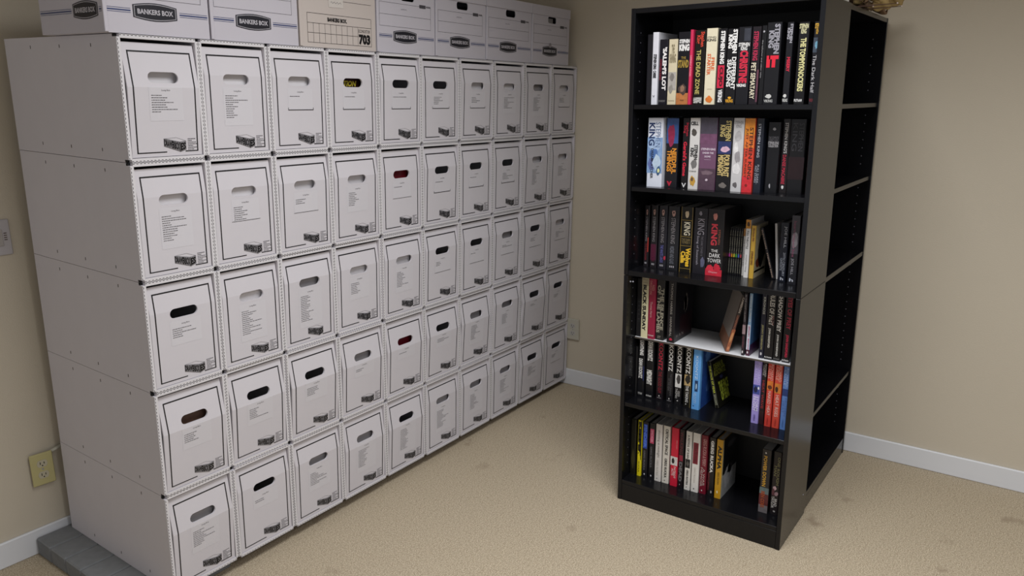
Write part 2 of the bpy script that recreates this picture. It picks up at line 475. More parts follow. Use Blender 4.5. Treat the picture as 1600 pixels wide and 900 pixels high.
def label_meshes(fn, zk, n, bracket, rnd):
    """paper slip with a heading and typed rows"""
    top, left, right = 0.199, 0.070, 0.168
    bot = top - 0.030 - 0.0062 * n - 0.012
    if bracket: bot = 0.133
    bot = max(bot, 0.052)
    b = MB(); strip(b, fn, left, right, bot, top, zk, 0.0004)
    paper = b.mesh('content_label', M_paper, fix=False)
    t = MB(); cx = (left + right) / 2
    zt = top - 0.013
    add_text(t, 'Long Box', lambda a, c: (cx - 0.0125 + a * 0.025, fn(zt + c * 0.0048) - 0.0014, zt + c * 0.0048), 0.0)
    z = zt - 0.010
    for i in range(n):
        x = left + 0.006
        xe = x + 0.022 + rnd.random() * (0.02 if rnd.random() < 0.75 else 0.055)
        while x < xe:
            w = 0.002 + rnd.random() * 0.006
            strip(t, fn, x, x + w, z - 0.0014, z, zk, 0.0014); x += w + 0.0011
        z -= 0.0062
        if z < bot + 0.004: break
    typed = t.mesh('typed_rows', M_ink2, fix=False)
    br = None
    if bracket:
        q = MB(); w = 0.0020 if bracket == 1 else 0.001; x0, x1, zb = left - 0.002, right + 0.002, bot - 0.001
        strip(q, fn, x0, x1, zb, zb + w, zk, 0.0013)
        if bracket == 1:
            strip(q, fn, x0, x0 + 0.0014, zb, zb + 0.008, zk, 0.0013); strip(q, fn, x1 - 0.0014, x1, zb, zb + 0.008, zk, 0.0013)
        br = q.mesh('slot_line', M_ink, fix=False)
    return paper, typed, br
# rows from the top: (what shows in the hand hole, typed rows, slot line, bulge)
TABLE = [
 [('L', 8, 0, .9), ('L', 11, 0, .25), ('L', 1, 1, .2), ('Y', 1, 1, .05), ('D', 1, 1, .5), ('D', 5, 1, .1), ('L', 4, 1, .5), ('L', 8, 0, .1), ('G', 10, 0, .15), ('L', 4, 1, .15)],
 [('L', 12, 0, .1), ('L', 7, 2, .1), ('L', 3, 2, .4), ('L', 8, 0, .45), ('R', 1, 2, .1), ('D', 1, 1, .55), ('D', 1, 1, .1), ('D', 5, 1, .15), ('L', 12, 0, .45), ('L', 8, 0, .2)],
 [('D', 5, 0, .15), ('L', 13, 0, .15), ('G', 15, 0, .5), ('L', 7, 0, .3), ('L', 10, 0, .5), ('D', 3, 2, .5), ('D', 1, 2, .3), ('G', 2, 2, .4), ('D', 3, 2, .2), ('L', 5, 2, .2)],
 [('B', 5, 0, 1.0), ('D', 6, 0, 1.0), ('D', 5, 0, 1.1), ('G', 2, 0, .9), ('R', 1, 0, .8), ('D', 3, 0, .9), ('G', 11, 0, 1.0), ('G', 8, 0, .6), ('D', 2, 0, 1.0), ('D', 3, 0, .4)],
 [('G', 9, 0, .8), ('D', 2, 0, .2), ('G', 8, 0, .4), ('G', 12, 0, .7), ('D', 15, 0, .8), ('G', 13, 0, .1), ('G', 12, 0, .3), ('G', 11, 0, .2), ('D', 8, 0, .9), ('D', 3, 2, .3)]]
ORD = ['leftmost', 'second from the left', 'third from the left', 'fourth from the left', 'fifth from the left', 'sixth from the left',
       'seventh from the left', 'eighth from the left', 'ninth from the left', 'rightmost']
ROWN = ['top row', 'second row', 'middle row', 'fourth row', 'bottom row']
HOLEN = dict(L='pale board in its hand hole', D='dark hand hole', G='grey board in its hand hole', R='dark red comic in its hand hole',
             Y='yellow lettering in its hand hole', B='brown comic in its hand hole')
VAR = {}
def variant(bulge):
    k = round(bulge, 1)
    if k not in VAR:
        zk = 0.196 if k > 0.6 else 0.232
        fn = prof(k, zk)
        VAR[k] = (fn, zk, panel_mesh(fn, zk), border_mesh(fn, zk), logo_mesh(fn), small_mesh(fn))
    return VAR[k]
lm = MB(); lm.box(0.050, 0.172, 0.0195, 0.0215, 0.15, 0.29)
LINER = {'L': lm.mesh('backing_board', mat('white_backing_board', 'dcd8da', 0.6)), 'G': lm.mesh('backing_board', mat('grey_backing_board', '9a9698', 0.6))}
dots = MB()
for y in (0.13, 0.30, 0.47):
    for z in (0.028, 0.302): dots.box(-0.0006, 0.0012, y - 0.0014, y + 0.0014, z - 0.0045, z + 0.0045)
STAPLES = dots.mesh('staple', M_staple)
rnd = random.Random(3)
for row in range(5):
    for c in range(10):
        hole, n, br, bulge = TABLE[row][c]
        fn, zk, pm, bm_, lg, sm = variant(bulge)
        root = empty('drawer_box')
        tag(root, 'white drawer box, %s, %s, %s' % (ROWN[row], ORD[c], HOLEN[hole]), 'storage box', 'white drawer boxes stacked five high')
        jx = (rnd.random() - 0.5) * 0.0004; jy = (rnd.random() - 0.5) * 0.005
        root.matrix_world = STACK @ Matrix.Translation((c * BW + 0.0003 + jx, jy, (4 - row) * BH + 0.0002))
        link('sleeve', SLEEVE, root)
        dr = link('drawer', pm, root)
        link('printed_border', bm_, dr); link('printed_logo', lg, dr)
        if not (row, c) in ((2, 2),): link('printed_small_lines', sm, dr)
        pa, ty, bk = label_meshes(fn, zk, n, br, rnd)
        pl = link('content_label', pa, dr); link('typed_rows', ty, dr)
        if bk: link('slot_line', bk, dr)
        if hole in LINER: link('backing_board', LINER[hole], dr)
        if c == 0:
            link('staple', STAPLES, root)
        if hole in 'RYB':
            cb = MB(); cb.box(0.030, 0.203, 0.026, 0.034, 0.0165, 0.262)
            colr = {'R': '6b1420', 'Y': '2a0c10', 'B': '6a5145'}[hole]
            q = MB()
            co = empty('comic_book'); co.matrix_world = root.matrix_world
            cb.obj('cover', mat('comic_cover_' + colr, colr, 0.35, noise=0.3, nscale=90), co)
            if hole == 'Y':
                add_text(q, 'CTION', lambda a, v: (0.076 + a * 0.075 + v * 0.004, 0.0255, 0.209 + v * 0.019), 0.04)
                q.obj('cover_lettering', ink('c9b93a'), co)
            tag(co, {'R': 'dark red comic in the hand hole of the %s, %s box' % (ROWN[row], ORD[c]),
                     'Y': 'comic with yellow letters seen through a hand hole in the top row',
                     'B': 'brown comic seen through the leftmost hand hole of the fourth row'}[hole], 'comic book')

# ------------------------------------------------------------------ file boxes on top of the stack
ZT = 5 * BH + 0.0006
def barrel(b, map2, w, h, mi, k=8):
    """emblem outline: flat sides, arched top and bottom"""
    pts = []
    for i in range(k + 1): t = i / k; pts.append((-w / 2 + w * t, h * 0.34 + h * 0.16 * math.sin(math.pi * t)))
    for i in range(k + 1): t = i / k; pts.append((w / 2 - w * t, -h * 0.34 - h * 0.16 * math.sin(math.pi * t)))
    b.quad([map2(u, v) for u, v in pts], mi)
def front_print(root, w, style):
    fy = -0.0005
    P = lambda e: (lambda u, v: (u, fy - e, v))
    b = MB(); cx, cz = w * 0.47, 0.058
    def rect(bb, x0, x1, z0, z1, e=0.0, mi=0): bb.quad([P(e)(x0, z0), P(e)(x1, z0), P(e)(x1, z1), P(e)(x0, z1)], mi)
    if style == 'cream':
        t = MB(); w1 = 0.0012
        X0, X1, xs = 0.032, w - 0.022, w - 0.085
        for z in (0.014, 0.104, 0.074): rect(t, X0, X1, z, z + w1)
        rect(t, X0, xs, 0.044, 0.044 + w1)
        for x in (X0, X1): rect(t, x, x + w1, 0.014, 0.104)
        for i in range(1, 10): x = X0 + (xs - X0) * i / 9; rect(t, x, x + w1 * .8, 0.014, 0.074)
        rect(t, 0.05, w - 0.02, 0.150, 0.151)
        rect(t, w * 0.5, w * 0.502, 0.151, 0.19)
        t.obj('printed_table', M_ink, root, fix=False)
        t = MB()
        add_text(t, 'BANKERS BOX.', lambda a, v: (X0 + 0.085 + a * 0.085, fy - 0.0003, 0.083 + v * 0.013), 0.05)
        t.obj('printed_lettering', M_ink, root, fix=False); t = MB()
        add_text(t, '703', lambda a, v: (xs + 0.004 + a * 0.054, fy - 0.0003, 0.019 + v * 0.034), 0.06)
        t.obj('printed_number', M_ink, root, fix=False); t = MB()
        add_text(t, 'ECONO/STOR', lambda a, v: (xs + 0.003 + a * 0.054, fy - 0.0003, 0.058 + v * 0.010), 0.0)
        t.obj('printed_lettering', M_ink, root, fix=False)
        t = MB(); t.quad([P(0.0004)(0.125, 0.128), P(0.0004)(0.188, 0.130), P(0.0004)(0.187, 0.158), P(0.0004)(0.124, 0.156)])
        nt_ = t.obj('taped_note', mat('tape_paper', 'cdc6c0', 0.4), root, fix=False)
        t = MB()
        pts = [(0.133 + i * 0.0042, 0.143 + 0.003 * math.sin(i * 2.1)) for i in range(12)]
        for p, q in zip(pts, pts[1:]): t.quad([(p[0], fy - 0.0008, p[1]), (q[0], fy - 0.0008, q[1]), (q[0], fy - 0.0008, q[1] + 0.0012), (p[0], fy - 0.0008, p[1] + 0.0012)])
        t.obj('handwriting', M_ink2, nt_, fix=False)
        return
    # stripes
    s = MB()
    for x0, x1 in ((0.004, cx - 0.068), (cx + 0.070, w - 0.004)):
        s = MB()
        rect(s, x0, x1, cz - 0.0022, cz + 0.0012, mi=0)
        for z in (cz + 0.0042, cz - 0.0062): rect(s, x0, x1, z, z + 0.0012, mi=0)
        s.obj('printed_stripe', M_blue, root, fix=False)
    barrel(b, lambda u, v: (cx + u, fy - 0.0002, cz + v), 0.124, 0.046, 0)
    barrel(b, lambda u, v: (cx + u, fy - 0.0004, cz + v), 0.117, 0.0405, 1)
    barrel(b, lambda u, v: (cx + u, fy - 0.0006, cz + v), 0.114, 0.0375, 0)
    e = b.obj('printed_emblem', [mat('emblem_black', '1d1d26', 0.5), mat('emblem_white', 'b9b6bd', 0.6)], root, fix=False)
    t = MB(); add_text(t, 'BANKERS BOX', lambda a, v: (cx - 0.050 + a * 0.100, fy - 0.0009, cz - 0.0065 + v * 0.013), 0.03)
    t.obj('emblem_lettering', mat('emblem_white', 'b9b6bd', 0.6), e, fix=False)
    # ruled label field
    r_ = MB(); wl = 0.0009
    zz = [0.090, 0.130, 0.170]
    for z in zz: rect(r_, 0.014, w - 0.022, z, z + wl)
    for x in (0.014, w - 0.023): rect(r_, x, x + wl, zz[0], zz[2] + wl)
    rect(r_, w - 0.085, w - 0.050, 0.165, 0.177)
    for k in range(4): rect(r_, w - 0.046 + k * 0.006, w - 0.042 + k * 0.006, 0.169, 0.175)
    r_.obj('printed_label_field', M_ink2, root, fix=False)
    t = MB(); pts = [(w * 0.40 + i * 0.0035, 0.152 + 0.0022 * math.sin(i * 2.3 + w * 90)) for i in range(10)]
    for p, q in zip(pts, pts[1:]): t.quad([(p[0], fy - 0.0003, p[1]), (q[0], fy - 0.0003, q[1]), (q[0], fy - 0.0003, q[1] + 0.001), (p[0], fy - 0.0003, p[1] + 0.001)])
    t.obj('handwriting', M_ink2, root, fix=False)
def file_box(x0, x1, y0, style, label, holed='dark', dep=0.385):
    w = x1 - x0 - 0.002; h = 0.250; m = M_kraft if style == 'cream' else M_bb
    root = empty('file_box'); tag(root, label, 'storage box', 'lidded file boxes on top of the stack')
    root.matrix_world = STACK @ Matrix.Translation((x0 + 0.001, y0, ZT))
    b = MB(); t = 0.003
    zl, zh, hw = 0.182, 0.210, 0.036; hx = w * 0.52
    b.box(0, t, 0, dep, 0, h); b.box(w - t, w, 0, dep, 0, h)
    b.box(t, w - t, dep - t, dep, 0, h); b.box(t, w - t, 0, dep - t, 0, t)
    # front with a rounded hand hole
    R_ = 0.010
    zs = [t, zl] + [zl + R_ * (1 - math.cos(a * math.pi / 8)) for a in range(1, 5)] + [zh - R_ * (1 - math.cos(a * math.pi / 8)) for a in range(4, -1, -1)] + [h]
    def hwid(z):
        dd = min(z - zl, zh - z)
        if dd >= R_: return hw
        return hw - R_ + math.sqrt(max(0, R_ * R_ - (R_ - dd) ** 2))
    for z0, z1 in zip(zs, zs[1:]):
        mid = (z0 + z1) / 2
        if zl < mid < zh:
            a0, a1 = hwid(z0), hwid(z1)
            for yy in (0, t):
                b.quad([(t, yy, z0), (hx - a0, yy, z0), (hx - a1, yy, z1), (t, yy, z1)])
                b.quad([(hx + a0, yy, z0), (w - t, yy, z0), (w - t, yy, z1), (hx + a1, yy, z1)])
            for sg in (-1, 1): b.quad([(hx + sg * a0, 0, z0), (hx + sg * a1, 0, z1), (hx + sg * a1, t, z1), (hx + sg * a0, t, z0)])
        else:
            for yy in (0, t): b.quad([(t, yy, z0), (w - t, yy, z0), (w - t, yy, z1), (t, yy, z1)])
    for z in (zl, zh): b.quad([(hx - hw + R_, 0, z), (hx + hw - R_, 0, z), (hx + hw - R_, t, z), (hx - hw + R_, t, z)])
    b.obj('box_body', m, root)
    # double-thickness fold down the left front edge
    b = MB(); b.box(-0.0004, 0.010, -0.003, 0.0002, 0.001, 0.212, b=0.0012); b.obj('corner_fold', m, root)
    # contents block, coloured near black to paint the shade behind the hand hole
    b = MB(); b.box(t + 0.004, w - t - 0.004, 0.05, dep - 0.01, t, 0.200)
    if holed == 'pale':
        b2 = MB(); b2.box(hx - 0.04, hx + 0.030, 0.016, 0.020, t, 0.205); b2.obj('paper_stack', mat('grey_papers', '8e8a88', 0.8), root)
    b.obj('stored_papers', mat('shade_dark_contents', '2a2728', 0.9), root)
    # lid
    lt = 0.003; q = MB(); e = 0.0016; ztop = h + 0.004; zlo = 0.213 if style != 'cream' else 0.215
    q.box(-e, w + e, -0.0035, dep + 0.0035, ztop - lt, ztop)
    q.box(-e, w + e, -0.0035, -0.0005, zlo, ztop - lt); q.box(-e, w + e, dep + 0.0005, dep + 0.0035, zlo, ztop - lt)
    q.box(-e, -0.0004, -0.0005, dep + 0.0005, zlo, ztop - lt); q.box(w + 0.0004, w + e, -0.0005, dep + 0.0005, zlo, ztop - lt)
    q.obj('lid', m, root)
    front_print(root, w, style)
    return root
fb = [(-0.026, 0.2755, 'white', 'white file box on the stack, leftmost, its shaded side and front both in view', 'dark'),
      (0.2785, 0.592, 'white', 'white file box on the stack, second from the left, beside the cream one', 'dark'),
      (0.596, 0.934, 'cream', 'cream file box printed 703 with a ruled grid, on top of the stack', 'dark'),
      (0.938, 1.249, 'white', 'white file box on the stack just right of the cream grid-printed one', 'dark'),
      (1.2535, 1.572, 'white', 'white file box on the stack, third from the right', 'dark'),
      (1.577, 1.914, 'white', 'white file box on the stack, second from the right', 'dark'),
      (1.918, 2.244, 'white', 'white file box on the stack, rightmost, pale grey hand hole and small round sticker', 'pale')]
boxes = [file_box(a, c, 0.004, st, lb, hd, 0.328 if a < 0 else 0.385) for a, c, st, lb, hd in fb]
# emblem and stripes on the visible side of the leftmost file box
A = boxes[0]
b = MB(); cy, cz = 0.084, 0.056
for y0, y1 in ((0.004, cy - 0.068), (cy + 0.070, 0.324)):
    for z0, z1 in ((cz - 0.0022, cz + 0.0012), (cz + 0.0042, cz + 0.0054), (cz - 0.0062, cz - 0.005)):
        b.quad([(-0.0006, y1, z0), (-0.0006, y0, z0), (-0.0006, y0, z1), (-0.0006, y1, z1)])
b.obj('side_stripe', M_blue, A, fix=False)
b = MB()
barrel(b, lambda u, v: (-0.0008, cy - u, cz + v), 0.124, 0.046, 0); barrel(b, lambda u, v: (-0.0010, cy - u, cz + v), 0.117, 0.0405, 1)
barrel(b, lambda u, v: (-0.0012, cy - u, cz + v), 0.114, 0.0375, 0)
e = b.obj('side_emblem', [mat('emblem_black', '', 0), mat('emblem_white', '', 0)], A, fix=False)
t = MB(); add_text(t, 'BANKERS BOX', lambda a, v: (-0.0015, cy + 0.050 - a * 0.100, cz - 0.0065 + v * 0.013), 0.03)
t.obj('emblem_lettering', mat('emblem_white', '', 0), e, fix=False)
G_ = boxes[6]
b = MB(); gw = 2.244 - 1.918
b.quad([(gw * 0.47 + 0.011 * math.cos(i * math.pi / 8), -0.0018, 0.084 + 0.011 * math.sin(i * math.pi / 8)) for i in range(16)])
b.obj('round_sticker', mat('sticker_grey', '8f8b90', 0.4, noise=0.3, nscale=200), G_, fix=False)

# ------------------------------------------------------------------ bookcases
PT = 0.0155
def bookcase(wd, dep, label, shelves, midz, holes_side):
    """local: front face at x=0, opening towards -x, y from 0 (right) to wd (left), z up"""
    root = empty('bookcase'); tag(root, label, 'bookcase')
    H = 1.816
    for y0, y1 in ((0, PT), (wd - PT, wd)):
        for z0, z1 in ((0, 0.8985), (0.9, H)):
            b = MB(); b.box(0, dep, y0, y1, z0, z1, b=0.0012); b.obj('side_panel', M_black, root)
    b = MB(); b.box(0.001, dep - 0.004, PT + 0.0003, wd - PT - 0.0003, H - 0.0165, H - 0.0005, b=0.0012); b.obj('top_panel', M_black, root)
    b = MB(); b.box(dep - 0.0035, dep - 0.0005, PT + 0.0003, wd - PT - 0.0003, 0.004, H - 0.0006); b.obj('back_panel', mat('black_backboard', '121214', 0.55, noise=0.1, nscale=20), root)
    b = MB(); b.box(0.002, 0.014, PT + 0.0003, wd - PT - 0.0003, 0.0, shelves[-1] - 0.0165, b=0.001); b.obj('kick_board', M_black, root)
    for i, z in enumerate(shelves):
        b = MB(); th = 0.0185 if abs(z - midz) < 0.001 else 0.0158
        b.box(0.002 if th > 0.016 or i == len(shelves) - 1 else 0.006, dep - 0.0045, PT + 0.0004, wd - PT - 0.0004, z - th, z, b=0.001); b.obj('shelf', M_black, root)
    b = MB()
    for y in (PT + 0.0003, wd - PT - 0.0003):
        sg = 1 if y < wd / 2 else -1
        for x in (0.045, dep - 0.045):
            z = 0.14
            while z < 1.76:
                if min(abs(z - s_) for s_ in shelves) > 0.03:
                    k = 6; pts = [(x + 0.0022 * math.cos(2 * math.pi * q / k), y, z + 0.0022 * math.sin(2 * math.pi * q / k)) for q in range(k)]
                    b.quad(pts)
                z += 0.032
    b.obj('pin_holes', mat('pin_hole_rim', '6d6e78', 0.4), root, fix=False)
    return root
SH = [1.502, 1.220, 0.917, 0.405, 0.085]
bc = bookcase(0.6284, 0.306, 'black bookcase full of books, its front turned towards the stacked boxes and camera', SH, 0.917, 'l')
for y, z in ((0.602, 0.877), (0.592, 0.878)):
    b = MB(); b.box(0.001, 0.005, y - 0.0025, y + 0.0025, z - 0.0025, z + 0.0025, b=0.001)
    b.obj('cam_lock', M_metal, bc)
b = MB(); b.box(0.262, 0.266, -0.0015, 0.0005, 0.093, 0.097, b=0.0005); b.obj('screw_head', M_metal, bc)
bc2 = bookcase(0.622, 0.30, 'empty black bookcase against the far wall, opening to the right, behind the full one', [1.500, 1.214, 0.905, 0.385, 0.072], 0.905, 'r')
bc2.matrix_world = Matrix.Translation((0.3085, 0.004, 0)) @ Matrix.Rotation(math.radians(90), 4, 'Z') @ Matrix.Translation((0, -0.622, 0))
# loose white board laid across the books of the fifth row
b = MB(); b.box(0.071, 0.298, PT + 0.002, 0.6284 - PT - 0.002, 0.6430, 0.6495, 0)
b.m[0] = 1      # raw front edge
bo = b.obj('shelf_board', [mat('white_melamine', 'd9d9dc', 0.45, noise=0.02, nscale=10), mat('raw_board_edge', '4f4740', 0.8, noise=0.3, nscale=200)])
tag(bo, 'thin white board laid on the books as an extra shelf in the lower half', 'shelf board')

# ------------------------------------------------------------------ books
GRP = ['books on the top shelf', 'books on the second shelf', 'books on the third shelf', 'books on the white board shelf',
       'books on the shelf under the white board', 'books on the bottom shelf']
ZS = [1.502, 1.220, 0.917, 0.6495, 0.405, 0.085]
def make_book(th, h, dep, colr, items, pb=False, side=None, page='', rough=0.33):
    """local: spine front at x=0, body towards +x, y from 0 (left) to -th, z up"""
    root = empty('book')
    cv = 0.0022 if not pb else 0.0007
    cv = min(cv, th * 0.22); r_ = min(0.003, th * 0.22)
    cm = mat('book_cover_%s_%d' % (colr, rough * 100), colr, rough, spec=0.35, noise=0.08, nscale=60, coat=0.08)
    b = MB()
    out = [(dep, 0), (r_, 0), (r_ * 0.3, -r_ * 0.3), (0, -r_), (0, -th + r_), (r_ * 0.3, -th + r_ * 0.3), (r_, -th), (dep, -th),
           (dep, -th + cv), (cv + r_ * 0.4, -th + cv), (cv + r_ * 0.4, -cv), (dep, -cv)]
    # spine, left board, right board as one wrap-around cover
    b.prism([out[1], out[2], out[3], out[4], out[5], out[6], (r_ + cv, -th), (r_ + cv, 0)], 0, h)
    b.box(r_ + cv, dep, -cv, 0, 0, h); b.box(r_ + cv, dep, -th, -th + cv, 0, h)
    b.obj('cover', cm, root)
    inset = 0.0 if pb else 0.003
    b = MB(); b.box(r_ + cv + 0.0002, dep - (0.001 if pb else 0.004), -th + cv + 0.0002, -cv - 0.0002, inset + 0.0002, h - inset - 0.0002)
    b.obj('page_block', mat('book_paper_' + page, page, 0.9, noise=0.08, nscale=150) if page else M_page, root)
    acc = {}
    for it in items:
        kind = it[0]
        if kind in ('v', 'h'):
            _, tx, z0, z1, y0, y1, cl = it[:7]; bold = it[7] if len(it) > 7 else 0.03
            nm = 'spine_lettering'
            bb = acc.setdefault((nm, cl), MB())
            if kind == 'v': fn = lambda a, c: (-0.0006, -(y0 + c * (y1 - y0)) * th, h * (1 - (z0 + a * (z1 - z0))))
            else: fn = lambda a, c: (-0.0006, -(y0 + a * (y1 - y0)) * th, h * (1 - (z1 + c * (z0 - z1))))
            add_text(bb, tx, fn, bold)
        elif kind == 'p':
            _, z0, z1, y0, y1, cl = it[:6]
            bb = acc.setdefault(('spine_artwork', cl), MB())
            lay = 0.0002 + (0.00012 * it[6] if len(it) > 6 else 0)
            X = -lay; q = [(X, -y0 * th, h * (1 - z1)), (X, -y1 * th, h * (1 - z1)), (X, -y1 * th, h * (1 - z0)), (X, -y0 * th, h * (1 - z0))]
            bb.quad(q)
        elif kind == 'g':      # irregular blob of artwork
            _, z0, z1, y0, y1, cl = it[:6]
            bb = acc.setdefault(('spine_artwork', cl), MB()); k = 14; rr = random.Random(int(z0 * 1000))
            lay = 0.0003 + (0.00012 * it[6] if len(it) > 6 else 0)
            bb.quad([(-lay, -((y0 + y1) / 2 + (y1 - y0) / 2 * math.cos(q * 2 * math.pi / k) * (0.7 + 0.3 * rr.random())) * th,
                      h * (1 - ((z0 + z1) / 2 - (z1 - z0) / 2 * math.sin(q * 2 * math.pi / k) * (0.65 + 0.35 * rr.random())))) for q in range(k)])
        elif kind in ('R', 'RT', 'RG'):    # right-hand cover: u along depth, z from top
            if kind == 'RT':
                _, tx, u0, u1, z0, z1, cl = it[:7]; bold = it[7] if len(it) > 7 else 0.03
                bb = acc.setdefault(('cover_lettering', cl), MB())
                add_text(bb, tx, lambda a, c: (dep * (u0 + a * (u1 - u0)), -th - 0.0007, h * (1 - (z1 + c * (z0 - z1)))), bold)
            elif kind == 'R':
                _, u0, u1, z0, z1, cl = it[:6]
                bb = acc.setdefault(('cover_artwork', cl), MB()); Y = -th - 0.0002
                bb.quad([(dep * u0, Y, h * (1 - z1)), (dep * u1, Y, h * (1 - z1)), (dep * u1, Y, h * (1 - z0)), (dep * u0, Y, h * (1 - z0))])
            else:
                _, u0, u1, z0, z1, cl = it[:6]
                bb = acc.setdefault(('cover_artwork', cl), MB()); k = 18; rr = random.Random(int(u0 * 977 + z0 * 131)); Y = -th - 0.0004
                bb.quad([(dep * ((u0 + u1) / 2 + (u1 - u0) / 2 * math.cos(q * 2 * math.pi / k) * (0.6 + 0.4 * rr.random())), Y,
                          h * (1 - ((z0 + z1) / 2 - (z1 - z0) / 2 * math.sin(q * 2 * math.pi / k) * (0.6 + 0.4 * rr.random())))) for q in range(k)])
    for (nm, cl), bb in acc.items():
        bb.obj(nm, mat('artwork_' + cl, cl, 0.38, noise=0.42, nscale=75) if 'artwork' in nm else mat('print_' + cl, cl, 0.4), root, fix=False)
    return root
V = lambda *a: ('v',) + a
Hh = lambda *a: ('h',) + a
P = lambda *a: ('p',) + a
W1, GY = 'e4e2e0', '8a8784'
